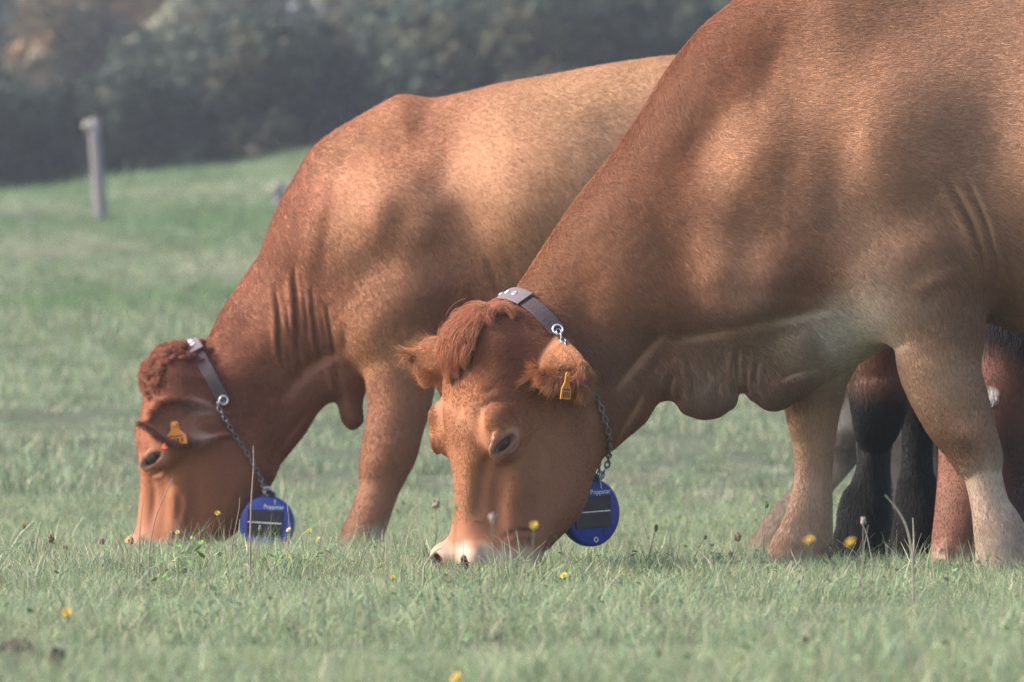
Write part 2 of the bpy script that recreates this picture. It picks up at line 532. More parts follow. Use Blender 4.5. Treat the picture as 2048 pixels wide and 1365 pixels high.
def shrub_data(kind, r):
    if kind == 'shrub':
        h = 2.0
        lobes = [(r.uniform(-.75, .75), r.uniform(-.45, .45), r.uniform(.3, 1.75), r.uniform(.38, .62)) for _ in range(11)]
        cr = crown_mesh('crown', lobes, 5200, .075, (.058, .074, .053), r)
    else:
        lobes = [(r.uniform(-1.8, 1.8), r.uniform(-1.2, 1.2), r.uniform(1.6, 5.8), r.uniform(.8, 1.3)) for _ in range(13)]
        cr = crown_mesh('crown', lobes, 6000, .17, (.26, .26, .19), r)
    s = 1 if kind == 'shrub' else 2.6
    paths = [[(0, 0, -.1, .09 * s), (.04 * s, 0, .35 * s, .07 * s), (.02 * s, .05 * s, .8 * s, .05 * s), (.1 * s, 0, 1.4 * s, .02 * s)]]
    for _ in range(4):
        a = r.uniform(0, 6.28); q = r.uniform(.4, .7) * s
        paths.append([(0.03 * s, 0, .4 * s, .04 * s), (q * .5 * math.cos(a), q * .4 * math.sin(a), .85 * s, .03 * s), (q * math.cos(a), q * .7 * math.sin(a), 1.35 * s, .012 * s)])
    return cr, limb_mesh('trunk', paths)

hr = np.random.default_rng(31)
SHRUBS = [shrub_data('shrub', hr) for _ in range(4)]
TREES = [shrub_data('tree', hr) for _ in range(3)]
def plant(name, data, x, d, scale, rot, label, cat, group, zs=1.0):
    z = float(gz(np.array([x]), np.array([d]))[0])
    o = thing(name, (x, d - 20, z - .05), label, cat, group, (0, 0, rot))
    o.scale = (scale, scale, scale * zs)
    for nm, me in zip(('crown', 'trunk'), data):
        c = bpy.data.objects.new(nm, me); COL.objects.link(c); c.parent = o
    return o
hedge_x = np.arange(-15, 15.1, 1.05)
for i, x in enumerate(hedge_x):
    for row in (0, 1):
        plant('hedge_shrub', SHRUBS[(i + row) % 4], x + hr.uniform(-.3, .3) + .5 * row, 113.5 + row * 1.6 + hr.uniform(-.4, .4), hr.uniform(.95, 1.25) + .1 * row, hr.uniform(0, 6.28),
              'dark green shrub in the blurred hedge along the top of the pasture', 'shrub', 'shrubs of the hedge', .78)
for i, x in enumerate(list(np.arange(-24, 24.1, 3.0)) + [-4.5, 2.2]):
    plant('hedgerow_tree', TREES[i % 3], x + hr.uniform(-.9, .9), 165 + hr.uniform(-12, 12), hr.uniform(.85, 1.15), hr.uniform(0, 6.28),
          'hazy grey green tree rising beyond the dark hedge', 'tree', 'trees beyond the hedge')

AUT = np.random.default_rng(8)
aut_data = (crown_mesh('crown', [(AUT.uniform(-1.1, 1.1), AUT.uniform(-.8, .8), AUT.uniform(1.4, 4.2), AUT.uniform(.6, 1.0)) for _ in range(11)], 5000, .16, (.20, .155, .09), AUT), TREES[0][1])
plant('autumn_tree', aut_data, -7.6, 150, 1.0, .4, 'small ochre autumn tree above the hedge at the upper left', 'tree', None)
# ------------------------------------------------------------------ fence posts
POST = plain('weathered_post', (.20, .18, .19), rough=.9, bump=.7, scale=25, vary=.25)
def fence_post(px_top, py_top, px_bot, py_bot, d, width, label):
    a = at(px_bot, py_bot, d); b = at(px_top, py_top, d)
    a[2] = float(gz(np.array([a[0]]), np.array([d]))[0]) - .1
    ax = unit_(b - a)
    root = thing('fence_post', a, label, 'fence post', 'posts along the top fence')
    V, Fc = [], []; k = 10; lv = 8
    pr = np.random.default_rng(int(px_top))
    ph = pr.random(k) * .25 + .85
    for i in range(lv):
        c = a + (b - a) * i / (lv - 1); rr = width / 2 * (1.08 - .10 * i / (lv - 1))
        for j in range(k):
            an = 2 * math.pi * j / k
            V.append(c + rr * ph[j] * np.array([math.cos(an), math.sin(an), 0]) + (np.array([0, 0, .02 * math.cos(an)]) if i == lv - 1 else 0))
    for i in range(lv - 1):
        for j in range(k): Fc.append([i * k + j, i * k + (j + 1) % k, (i + 1) * k + (j + 1) % k, (i + 1) * k + j])
    Fc.append([(lv - 1) * k + j for j in range(k)])
    link('shaft', mesh_from('shaft', V, Fc, POST), root)
    # a porcelain insulator knob near the top, on the left
    c = b - ax * width * .6 + np.array([-width * .55, -width * .1, 0])
    link('insulator', sphere_data_('insulator', c, width * .36, plain('insulator', (.34, .30, .24), rough=.5)), root)
    return root
def unit_(v): return np.asarray(v) / np.linalg.norm(v)
def sphere_data_(name, c, r, mat, seg=8):
    V, Fc = [], []
    for i in range(seg + 1):
        for j in range(2 * seg):
            th, ph = math.pi * i / seg, math.pi * j / seg
            V.append(c + r * np.array([math.sin(th) * math.cos(ph), math.sin(th) * math.sin(ph), math.cos(th)]))
    m = 2 * seg
    for i in range(seg):
        for j in range(m): Fc.append([i * m + j, (i + 1) * m + j, (i + 1) * m + (j + 1) % m, i * m + (j + 1) % m])
    return mesh_from(name, V, Fc, mat)
fence_post(188, 236, 205, 432, 80.5, .125, 'weathered grey fence post leaning before the dark hedge')
fence_post(557, 366, 562, 432, 82, .11, 'blurred grey fence post half hidden behind the farther cow\'s neck')

# ------------------------------------------------------------------ grass: blades in small clumps, scattered over the ground
def clump_mesh(name, n, spread, hmin, hmax, width, r, dry=.15, seg=3, tint=(1, 1, 1)):
    V, Q, Cc = [], [], []
    for _ in range(n):
        x, y = r.normal(0, spread, 2); h = r.uniform(hmin, hmax) * (1 if r.random() > .12 else 1.4)
        a = r.uniform(0, 6.28); lean = r.uniform(.1, .85) * h; w = width * r.uniform(.6, 1.3)
        la = r.uniform(0, 6.28)
        sx, sy = math.cos(a), math.sin(a); lx, ly = math.cos(la), math.sin(la)
        k = r.random()
        if k < dry: base = np.array([.50, .46, .33]) * r.uniform(.6, 1.15)
        else: base = np.array([.265, .345, .178]) * r.uniform(.65, 1.3) * np.array([r.uniform(.8, 1.25), 1, r.uniform(.8, 1.3)]) * np.array(tint)
        b = len(V)
        for i in range(seg + 1):
            t = i / seg; ww = w * (1 - .85 * t ** 1.5) / 2
            cx, cy, cz = x + lx * lean * t * t, y + ly * lean * t * t, h * t * (1 - .18 * t * lean / h) - .012
            V += [(cx - sx * ww, cy - sy * ww, cz), (cx + sx * ww, cy + sy * ww, cz)]
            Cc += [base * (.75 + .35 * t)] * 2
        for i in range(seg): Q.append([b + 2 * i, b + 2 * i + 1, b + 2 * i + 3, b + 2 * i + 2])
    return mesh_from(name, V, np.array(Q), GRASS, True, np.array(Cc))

def broad_mesh(name, n, spread, size, r):
    """clover and plantain leaves lying among the blades"""
    V, Q, Cc = [], [], []
    for _ in range(n):
        x, y = r.normal(0, spread, 2); z = r.uniform(.008, .04); a = r.uniform(0, 6.28); s = size * r.uniform(.6, 1.3)
        d = np.array([math.cos(a), math.sin(a), r.uniform(-.1, .7)]); e = np.array([-math.sin(a), math.cos(a), r.uniform(-.3, .3)])
        c = np.array([x, y, z]); b = len(V)
        V += [c, c + s * (.5 * d + .38 * e), c + s * d, c + s * (.5 * d - .38 * e)]
        Q.append([b, b + 1, b + 2, b + 3]); Cc += [np.array([.15, .21, .10]) * r.uniform(.6, 1.5)] * 4
    return mesh_from(name, V, np.array(Q), GRASS, True, np.array(Cc))

def scatter(name, meshes, X, D, S, seed, kind_idx=None):
    r = np.random.default_rng(seed); n = len(X)
    Z = gz(X, D)
    me = bpy.data.meshes.new(name)
    me.vertices.add(n); me.vertices.foreach_set('co', np.stack([X, D - 20, Z], 1).astype(np.float32).ravel())
    a = me.attributes.new('rot', 'FLOAT_VECTOR', 'POINT')
    a.data.foreach_set('vector', np.stack([r.normal(0, .12, n), r.normal(0, .12, n), r.uniform(0, 6.28, n)], 1).astype(np.float32).ravel())
    a = me.attributes.new('size', 'FLOAT', 'POINT'); a.data.foreach_set('value', S.astype(np.float32))
    a = me.attributes.new('pick', 'INT', 'POINT'); a.data.foreach_set('value', (r.integers(0, len(meshes), n) if kind_idx is None else kind_idx).astype(np.int32))
    o = link(name, me); o['kind'] = 'stuff'
    src = bpy.data.collections.new(name + '_sources')
    for i, m in enumerate(meshes):
        so = bpy.data.objects.new('%s_clump_%02d' % (name, i), m); src.objects.link(so)
    g = bpy.data.node_groups.new(name + '_scatter', 'GeometryNodeTree')
    g.interface.new_socket('Geometry', in_out='INPUT', socket_type='NodeSocketGeometry')
    g.interface.new_socket('Geometry', in_out='OUTPUT', socket_type='NodeSocketGeometry')
    N_ = g.nodes; Lk = g.links
    gi = N_.new('NodeGroupInput'); go = N_.new('NodeGroupOutput')
    ci = N_.new('GeometryNodeCollectionInfo'); ci.inputs['Collection'].default_value = src
    ci.inputs['Separate Children'].default_value = True; ci.inputs['Reset Children'].default_value = True
    ip = N_.new('GeometryNodeInstanceOnPoints'); ip.inputs['Pick Instance'].default_value = True
    def attr(nm, ty):
        q = N_.new('GeometryNodeInputNamedAttribute'); q.data_type = ty; q.inputs['Name'].default_value = nm
        return q.outputs['Attribute']
    Lk.new(gi.outputs[0], ip.inputs['Points']); Lk.new(ci.outputs[0], ip.inputs['Instance'])
    er = N_.new('FunctionNodeEulerToRotation'); Lk.new(attr('rot', 'FLOAT_VECTOR'), er.inputs[0])
    Lk.new(er.outputs[0], ip.inputs['Rotation']); Lk.new(attr('size', 'FLOAT'), ip.inputs['Scale']); Lk.new(attr('pick', 'INT'), ip.inputs['Instance Index'])
    Lk.new(ip.outputs[0], go.inputs[0])
    md = o.modifiers.new('scatter', 'NODES'); md.node_group = g
    return o

gr = np.random.default_rng(5)
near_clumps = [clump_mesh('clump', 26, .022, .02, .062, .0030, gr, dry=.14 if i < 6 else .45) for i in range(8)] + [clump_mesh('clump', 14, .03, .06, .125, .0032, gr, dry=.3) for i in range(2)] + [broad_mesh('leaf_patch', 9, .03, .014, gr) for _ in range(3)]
def field(n, d0, d1, extra):
    D = np.sqrt(gr.uniform(d0 * d0, d1 * d1, n)); half = D * 1024 / F + extra
    return gr.uniform(-1, 1, n) * half, D
X, D = field(34000, 12.2, 29, .75)
P = np.stack([X, D, 0 * X], 1)
size = (.85 + .45 * noise(P, 1.6, 3) + .3 * noise(P, 5, 4)).clip(.35, 1.6)
kind = np.where(gr.random(len(X)) < .11, gr.integers(10, 13, len(X)), np.where(noise(P, 2.4, 9) + .4 * gr.normal(size=len(X)) > .46, gr.integers(6, 8, len(X)), gr.integers(0, 6, len(X))))
tall = (gr.random(len(X)) < .035) | ((gr.random(len(X)) < .3) & (noise(P, 1.1, 21) > .62))
kind = np.where(tall, gr.integers(8, 10, len(X)), kind)
scatter('grass', near_clumps, X, D, size, 1, kind)
mid_clumps = [clump_mesh('clump', 34, .07, .03, .085, .007, gr, dry=.24 if i < 4 else .6, seg=2, tint=(.84, .87, .90)) for i in range(6)] + [clump_mesh('clump', 36, .07, .05, .12, .008, gr, dry=.02, seg=2, tint=(.56, .66, .56)) for i in range(2)]
X, D = field(42000, 28.5, 114, 2.2)
P = np.stack([X, D, 0 * X], 1)
size = (1.0 + .5 * noise(P * [1, .5, 1], .45, 3) + .3 * noise(P, 1.5, 4)).clip(.4, 1.9) * np.interp(D, [28, 60, 110], [.75, 1.2, 1.5])
kind = np.where(noise(P * [1, .5, 1], .5, 9) + .4 * gr.normal(size=len(X)) > .5, gr.integers(4, 6, len(X)), gr.integers(0, 4, len(X)))
dk = noise(P * [1, .35, 1], .33, 15) + .5 * noise(P * [1, .5, 1], 1.0, 16) + 1.1 * np.exp(-((D - 79.5) / 1.6) ** 2) + .35 * gr.normal(size=len(X))
kind = np.where(dk > .62, gr.integers(6, 8, len(X)), kind)
scatter('far_grass', mid_clumps, X, D, size, 2, kind)
COAT = True
# ------------------------------------------------------------------ cattle
U = 1 / 835.0                    # one head unit in metres

EYE_MAT = plain('eye_wet', (0.045, 0.024, 0.018), rough=0.22, vary=0.3, scale=60, spec=0.28)
HOOF_MAT = plain('hoof_horn', (0.10, 0.075, 0.055), rough=0.5, bump=0.3, scale=90)
TAG_MAT = plain('tag_plastic', (0.72, 0.26, 0.04), rough=0.45, vary=0.08, scale=40)
TAG_RED = plain('tag_plastic_red', (0.70, 0.10, 0.03), rough=0.45, vary=0.08, scale=40)
TAG_INK = plain('tag_print', (0.12, 0.05, 0.02), rough=0.7)

def unit(v):
    v = np.asarray(v, dtype=float); return v / np.linalg.norm(v)

HEAD_ST = np.array([            # l, front n, back n, half width, taper to the front
    [-6, -30, -120, 62, 0.0], [30, -4, -175, 92, 0.02], [80, 4, -215, 108, 0.02], [140, 9, -250, 112, 0.04],
    [200, 9, -285, 110, 0.08], [250, 2, -300, 100, 0.24], [300, -5, -278, 90, 0.40], [350, -7, -258, 84, 0.44],
    [395, -6, -226, 80, 0.32], [435, -3, -200, 84, 0.08], [468, -14, -178, 80, 0.0], [488, -40, -150, 60, 0.0]], dtype=float)

class Head:
    def __init__(s, org, L, n, S, sc):
        s.o, s.L, s.n, s.S, s.sc = np.asarray(org, float), L, n, S, sc
        s.M = np.stack([L, n, S])
    def P(s, l, n, q):            # head units -> place
        return s.o + s.sc * (l * s.L + n * s.n + q * s.S)
    def local(s, P):
        return ((np.asarray(P) - s.o) @ s.M.T) / s.sc
    def build(s, fl):
        c = s.P(230, -140, 0); m = 0.40
        sl = fl.block(c - m, c + m)
        P, sh = fl.pts(sl)
        Q = s.local(P)
        st = catmull(HEAD_ST, 120)
        l = Q[:, 0]
        lc = np.clip(l, st[0, 0], st[-1, 0])
        nf, nb, w, tp = (np.interp(lc, st[:, 0], st[:, i]) for i in (1, 2, 3, 4))
        nc, a = (nf + nb) / 2, (nf - nb) / 2
        q = (Q[:, 1] - nc) / a
        we = w * (1 - tp * np.clip(q, -0.5, 1.2))
        over = np.where(l < st[0, 0], (st[0, 0] - l) / 30, np.where(l > st[-1, 0], (l - st[-1, 0]) / 26, 0))
        p = 2.7
        f = ((np.abs(q) ** p + np.abs(Q[:, 2] / we) ** p + over ** p + 1e-9) ** (1 / p) - 1) * np.minimum(a, we) * s.sc
        fl.join(sl, f.reshape(sh).astype(np.float32), 0.05)
        u = s.sc
        for q in (1, -1):
            fl.ball(s.P(205, -46, 84 * q), np.array([48, 42, 32]) * u, s.M, 0.03)           # orbit
            fl.ball(s.P(172, -24, 86 * q), np.array([24, 28, 22]) * u, s.M, 0.02)           # brow
            fl.ball(s.P(285, -200, 66 * q), np.array([105, 85, 36]) * u, s.M, 0.04)         # jaw muscle
            fl.ball(s.P(330, -95, 74 * q), np.array([95, 22, 16]) * u, unit_rows(s.M), 0.03)  # cheek ridge
            fl.ball(s.P(452, -6, 46 * q), np.array([26, 20, 26]) * u, s.M, 0.02)            # nostril wing
        fl.ball(s.P(26, -58, 0), np.array([46, 66, 70]) * u, s.M, 0.04)                     # poll
        for q in (1, -1):
            fl.ball(s.P(459, 7, 43 * q), np.array([13, 20, 9]) * u, s.M, 0.008, carve=True)
    def eye(s, fl, q):
        c = s.P(s.eye_l, s.eye_n if q > 0 else -64, 60 * q); out = unit(0.93 * q * s.S + 0.30 * s.n + 0.05 * s.L)
        for t in np.arange(0.16, 0, -0.001):      # find the surface from outside
            p = c + t * out
            i = [min(max(int(np.searchsorted(a, v)), 0), len(a) - 1) for a, v in zip(fl.ax, p)]
            if fl.F[tuple(i)] < 0: break
        ax = unit(-0.72 * s.n - 0.66 * s.L); ax = unit(ax - (ax @ out) * out)
        cr = np.cross(out, ax)
        M = np.stack([ax, cr, out])
        fl.ball(p, np.array([38, 25, 8 if q > 0 else 3]) * s.sc, M, 0.012)                  # lid swelling
        fl.ball(p + out * 7 * s.sc, np.array([26, 8.6, 15]) * s.sc, M, 0.006, carve=True)
        return p - out * 17 * s.sc, M

def unit_rows(M):
    return M

class Ear:
    def __init__(s, root, e, n, length, half, cup=0.78, op=0.55, th=0.0075):
        s.cup, s.open, s.th = cup, op, th
        s.r = np.asarray(root, float); s.e = unit(e); n = np.asarray(n, float)
        s.n = unit(n - (n @ s.e) * s.e); s.w = np.cross(s.n, s.e)
        s.len, s.half = length, half
    def local(s, P):
        d = P - s.r
        return d @ s.e, d @ s.w, d @ s.n
    def wid(s, t):
        t = np.clip(t, 0, 1)
        return s.half * (0.42 + 1.25 * t - 0.4 * t * t - 1.1 * t ** 5) * np.sqrt(np.maximum(1 - t ** 6, 0.02))
    def field(s, P):
        e, w, n = s.local(P)
        t = e / s.len
        W = np.maximum(s.wid(t), 0.004)
        x = w / W
        mid = s.half * (-s.cup * (1 - np.clip(x * x, 0, 1.4)) * (1 - s.open * np.clip(t, 0, 1)) + 0.10)
        th = s.th * (1.25 - 0.4 * np.clip(t, 0, 1))
        over = np.where(t < 0, -e / 0.03, np.where(t > 1, (e - s.len) / 0.008, 0))
        return (np.sqrt(((n - mid) / th) ** 2 + np.abs(x) ** 5 + over ** 2) - 1) * th
    def build(s, fl):
        m = s.half * 1.6 + 0.03
        a = s.r; b = s.r + s.e * s.len
        sl = fl.block(np.minimum(a, b) - m, np.maximum(a, b) + m)
        P, sh = fl.pts(sl)
        fl.join(sl, s.field(P).reshape(sh).astype(np.float32), 0.022)
        fl.ball(s.r + s.e * 0.015 - s.n * s.half * 0.3, (0.05, 0.034, 0.034), np.stack([s.e, s.w, s.n]), 0.03)

def ear_tag(cow, pos, e_along, e_norm, size, mat, printed=True, label=None):
    """flag-shaped plastic tag, narrow at the stud; hangs along e_along with its face to e_norm"""
    a = unit(e_along); n = unit(np.asarray(e_norm) - (np.asarray(e_norm) @ a) * a); w = np.cross(a, n)
    prof = [(-.5, .10), (-.42, .17), (-.12, .20), (.02, .34), (.12, .44), (.5, .46), (.5, -.46), (.12, -.44), (.02, -.34), (-.12, -.20), (-.42, -.17), (-.5, -.10)]
    V, k = [], len(prof)
    for z in (0.0012, -0.0012):
        for t, x in prof: V.append(pos + size * (t * a + x * w) + z * n)
    Fc = [list(range(k)), list(range(2 * k - 1, k - 1, -1))] + [[i, i + k, (i + 1) % k + k, (i + 1) % k] for i in range(k)]
    o = link('ear_tag', mesh_from('ear_tag', V, Fc, mat, False), cow)
    if label: o['label'] = label
    if printed:
        V, Fc = [], []
        for (t0, t1, x0, x1) in [(.12, .17, -.3, .3), (.24, .42, -.30, -.20), (.24, .42, -.12, -.02), (.24, .28, -.02, .06), (.24, .42, .06, .14), (.24, .42, .2, .3)]:
            i = len(V)
            for t, x in ((t0, x0), (t0, x1), (t1, x1), (t1, x0)): V.append(pos + size * (t * a + x * w) + 0.0017 * n)
            Fc.append([i, i + 1, i + 2, i + 3])
        link('tag_number', mesh_from('tag_number', V, Fc, TAG_INK, False), o)
    stud = []
    bm_v, bm_f = [], []
    c = pos - a * size * .36
    for j in range(8):
        an = j * math.pi / 4
        bm_v.append(c + .008 * (math.cos(an) * a + math.sin(an) * w) + .0016 * n)
        bm_v.append(c + .006 * (math.cos(an) * a + math.sin(an) * w) + .006 * n)
    bm_f = [[2 * j, (2 * j + 2) % 16, (2 * j + 3) % 16, 2 * j + 1] for j in range(8)] + [[2 * j + 1 for j in range(8)]]
    link('stud', mesh_from('stud', bm_v, bm_f, mat, False), o)
    return o

def sphere_data(name, c, r, M, mat, seg=20):
    V, Fc = [], []
    for i in range(seg + 1):
        th = math.pi * i / seg
        for j in range(2 * seg):
            ph = math.pi * j / seg
            d = np.array([math.sin(th) * math.cos(ph) * r[0], math.sin(th) * math.sin(ph) * r[1], math.cos(th) * r[2]])
            V.append(np.asarray(c) + d @ M)
    m = 2 * seg
    for i in range(seg):
        for j in range(m):
            Fc.append([i * m + j, (i + 1) * m + j, (i + 1) * m + (j + 1) % m, i * m + (j + 1) % m])
    return mesh_from(name, V, Fc, mat)

def build_cow(c):
    """c: the description of one animal, outlines in photograph pixels at its own distance"""
    d0 = c['depth']; s = d0 / F
    YC = d0 - 20.0
    def xz(px, py, dy=0.0):
        p = at(px, py, d0 + dy); return p[0], p[2]
    fl = Flesh(*c['grid'](xz, YC))
    fl.inflate([xz(*p) for p in c['outline']], [(*xz(a, b), w * s, r * s) for a, b, w, r in c['girth']], y0=YC, k=0.04)
    for st in c['limbs']:
        yo = st['y']
        rows = []
        for px, py, a, b in st['rows']:
            x, z = xz(px, py, yo); rows.append((x, z, YC + yo, a * s, b * s))
        fl.limb(rows, k=st.get('k', 0.05), p=st.get('p', 2.0))
    for b in c.get('balls', []):
        x, z = xz(b[0], b[1]); fl.ball((x, YC + b[2], z), np.array(b[3]) * s, None, b[4] if len(b) > 4 else 0.04)
    # head
    ho = at(*c['head_at'], d0 + c['head_dy'])
    th = math.radians(c['head_yaw']); L = unit(c['head_axis'])
    n = np.array([-math.cos(th), -math.sin(th), 0]); n = unit(n - (n @ L) * L); S = np.cross(n, L)
    hd = Head(ho, L, n, S, U * c.get('head_scale', 1.0))
    hd.eye_l, hd.eye_n = c['eye_at']
    hd.build(fl)
    eyes = [hd.eye(fl, q) for q in (1, -1)]
    ears = [Ear(hd.P(*e[0]), e[1], e[2], e[3] * U, e[4] * U, *e[5:]) for e in c['ears']]
    for e in ears: e.build(fl)
    V, Q = fl.mesh(4)
    del fl
    keep = V[:, 2] > -5
    # ---- sculpt: muscle and folds, pressed into both flanks
    N = vnormals(V, Q)
    D = V[:, 1] + 20.0
    PX = np.stack([1024 + V[:, 0] * F / D, 682.5 - (V[:, 2] - ZC) * F / D], 1)
    out = np.sign(V[:, 1] - YC)
    wy = np.clip(np.abs(N[:, 1]) * 1.5 - 0.25, 0, 1)
    hq = hd.local(V)
    disp = np.zeros(len(V))
    for px, py, rx, ry, ang, amp in c['lumps']:
        ca, sa = math.cos(math.radians(ang)), math.sin(math.radians(ang))
        dx, dy = PX[:, 0] - px, PX[:, 1] - py
        u, v = (dx * ca + dy * sa) / rx, (-dx * sa + dy * ca) / ry
        disp += 0.33 * amp * np.exp(-(u * u + v * v))
    for P, wd, dep, rid in c['folds']:
        P = catmull(np.array(P, float), 8 * len(P))
        dist, side, tt = dist_poly(PX, P)
        env = np.sin(np.clip(tt, 0.0, 1.0) * math.pi) ** 1.2
        disp += 0.70 * env * (-dep * np.exp(-(dist / wd) ** 2) + rid * np.exp(-((dist - 1.9 * wd) / (1.2 * wd)) ** 2) * (side > 0))
    headw = np.clip((40 - np.abs(hq[:, 1] + 140)) / 40 + 2.2, 0, 1) * ((hq[:, 0] > 40) & (hq[:, 0] < 520) & (np.abs(hq[:, 2]) < 150) & (hq[:, 1] > -260))
    body_w = 1 - np.clip(headw, 0, 1)
    V = V.copy()
    disp += 2.0 * noise(V, 9, 3) + 0.6 * noise(V, 22, 4)
    V[:, 1] += out * disp * s * wy * body_w
    pw = np.exp(-((hq[:, 0] - 10) / 62) ** 2 - (hq[:, 2] / 62) ** 2 - ((hq[:, 1] + 45) / 90) ** 2)
    V += (N * (pw * hd.sc * (c['poll_lump'] * noise(V, 38, 14) + 0.6 * c['poll_lump'] * noise(V, 80, 15)))[:, None])
    # bony planes and wrinkles of the face
    hdisp = np.zeros(len(V))
    for px, py, rx, ry, ang, amp in c.get('face_lumps', []):
        ca, sa = math.cos(math.radians(ang)), math.sin(math.radians(ang)); dx, dy = PX[:, 0] - px, PX[:, 1] - py
        hdisp += amp * np.exp(-(((dx * ca + dy * sa) / rx) ** 2 + ((-dx * sa + dy * ca) / ry) ** 2))
    for P, wd, dep in c.get('face_folds', []):
        dist, side, tt = dist_poly(PX, catmull(np.array(P, float), 8 * len(P)))
        hdisp -= dep * np.sin(np.clip(tt, 0, 1) * math.pi) ** .8 * np.exp(-(dist / wd) ** 2)
    N = vnormals(V, Q)
    V += N * (hdisp * s * np.clip(-N[:, 1] * 2, 0, 1) * ((hq[:, 0] > 30) & (hq[:, 0] < 470) & (np.abs(hq[:, 2]) < 150)))[:, None]
    N = vnormals(V, Q)
    # ---- coat colour
    C = np.array([k[:2] for k in c['coat']], float)
    colv = np.array([lin(k[2], k[3] if len(k) > 3 else 1.0) for k in c['coat']])
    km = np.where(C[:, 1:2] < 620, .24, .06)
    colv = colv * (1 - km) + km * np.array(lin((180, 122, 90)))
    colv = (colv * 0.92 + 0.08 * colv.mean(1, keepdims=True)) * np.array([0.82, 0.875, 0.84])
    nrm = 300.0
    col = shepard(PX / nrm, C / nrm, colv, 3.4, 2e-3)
    col *= (1 + 0.07 * noise(V, 7, 5) + 0.03 * noise(V, 25, 6))[:, None]
    # head colours by head position
    inhead = (hq[:, 0] > 10) & (np.abs(hq[:, 2]) < 150) & (hq[:, 1] > -300) & (hq[:, 1] < 60) & (hq[:, 0] < 520)
    mz = np.clip((hq[:, 0] - 415) / 22 + 0.35 * noise(V, 40, 8), 0, 1) * inhead
    col = col * (1 - mz[:, None]) + np.array(lin(c['muzzle'])) * mz[:, None]
    for (ec, M), q in zip(eyes, (1, -1)):
        e = (V - ec) @ M.T / hd.sc
        r1 = np.sqrt((e[:, 0] / 40) ** 2 + (e[:, 1] / 27) ** 2)
        near = (e[:, 2] > -10)
        near = near & (q > 0)
        k1 = np.clip((1.35 - r1) / 0.5, 0, 1) * near * 0.20
        col = col * (1 - k1[:, None]) + np.array(lin((205, 170, 145), .9)) * k1[:, None]
        k2 = np.clip((0.84 - r1) / 0.2, 0, 1) * near
        col = col * (1 - k2[:, None]) + np.array(lin((150, 104, 88), .85)) * k2[:, None]
    # ---- lie of the hair
    Dc = np.array([k[:2] for k in c['lie']], float); Dv = np.array([unit(k[2:4]) for k in c['lie']])
    dv = shepard(PX / nrm, Dc / nrm, Dv, 3.0, 2e-3)
    vdir = np.stack([dv[:, 0], 0.15 * np.sign(N[:, 1]), -dv[:, 1]], 1)
    Lc = np.array([k[:2] for k in c['len']], float); Lv = np.array([[k[2], k[3]] for k in c['len']], float)
    lw = shepard(PX / nrm, Lc / nrm, Lv, 3.4, 2e-3)
    vlen, vwig = lw[:, 0] / 1000, lw[:, 1]
    vlen = np.where(mz > 0.3, np.minimum(vlen, 0.005), vlen)
    den = np.where(N[:, 1] < 0.25, 1.0, 0.3)
    den *= np.interp(PX[:, 0], [2120, 2500], [1.0, 0.5])
    den = np.where(inhead & (N[:, 1] < 0.3), 2.2, den)
    for (ec, M) in eyes:
        e = (V - ec) @ M.T / hd.sc
        r1 = np.sqrt((e[:, 0] / 31) ** 2 + (e[:, 1] / 14) ** 2)
        den = np.where((r1 < 1.0) & (e[:, 2] > -20) & (e[:, 2] < 60), 0, den)
        vlen = np.where((r1 < 1.6) & (e[:, 2] > -20) & (e[:, 2] < 60), np.minimum(vlen, 0.006), vlen)
    for q in (1, -1):
        rr = np.linalg.norm((V - hd.P(459, 2, 43 * q)) / hd.sc, axis=1)
        den = np.where(rr < 16, 0, den)
        col = np.where((rr < 17)[:, None], np.array(lin((95, 60, 58))), col)
    earw = np.zeros(len(V)); eard = np.zeros((len(V), 3)); rim = np.zeros(len(V)); cup = np.zeros(len(V)); rootw = np.zeros(len(V))
    for e in ears:
        f = e.field(V); a, w, nn = e.local(V); t = a / e.len
        g = np.clip((0.012 - f) / 0.006, 0, 1) * np.clip((t - 0.08) / 0.15, 0, 1)
        x = w / np.maximum(e.wid(t), 0.004)
        edge = np.clip((np.maximum(np.abs(x), 0.0 + t ** 4) - 0.62) / 0.3, 0, 1)
        dirn = e.e * 0.8 + np.sign(w)[:, None] * e.w * (0.9 * edge)[:, None] + np.array([0, 0, -0.55])
        eard = np.where((g > earw)[:, None], dirn, eard)
        rim = np.where(g > earw, edge * g, rim)
        inner = (N @ e.n > 0.2) & (np.abs(x) < 0.8)
        cup = np.where(g > earw, inner * g, cup)
        rootw = np.maximum(rootw, (np.clip((f < .02) * (1.0 - np.abs(t - .22) / .2), 0, 1)) * (N @ e.n > 0.1))
        earw = np.maximum(earw, g)
    col = col * (1 - earw[:, None]) + np.array(lin(c['ear'], .9)) * earw[:, None]
    col = col * (1 - 0.75 * cup[:, None]) + 0.75 * np.array(lin(c['ear_inside'], .9)) * cup[:, None]
    rootw = rootw[:, None] * c.get('ear_root_pale', 0)
    col = col * (1 - rootw) + np.array(lin((196, 178, 172), .9)) * rootw
    vdir = vdir * (1 - earw[:, None]) + eard * earw[:, None]
    el = c['ear_hair'] / 1000
    vlen = vlen * (1 - earw) + earw * (0.010 + el * rim)
    den = den * (1 + 2.5 * earw)
    col = np.clip(col, 0.01, 0.9)

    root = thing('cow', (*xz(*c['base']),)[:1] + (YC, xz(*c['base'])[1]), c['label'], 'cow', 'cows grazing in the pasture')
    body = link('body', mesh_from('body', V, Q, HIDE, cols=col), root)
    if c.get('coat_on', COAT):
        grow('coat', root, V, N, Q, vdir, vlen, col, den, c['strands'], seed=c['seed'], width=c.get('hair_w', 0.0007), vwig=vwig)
    bvh = BVHTree.FromPolygons([Vector(v) for v in V], [tuple(q) for q in Q.tolist()])
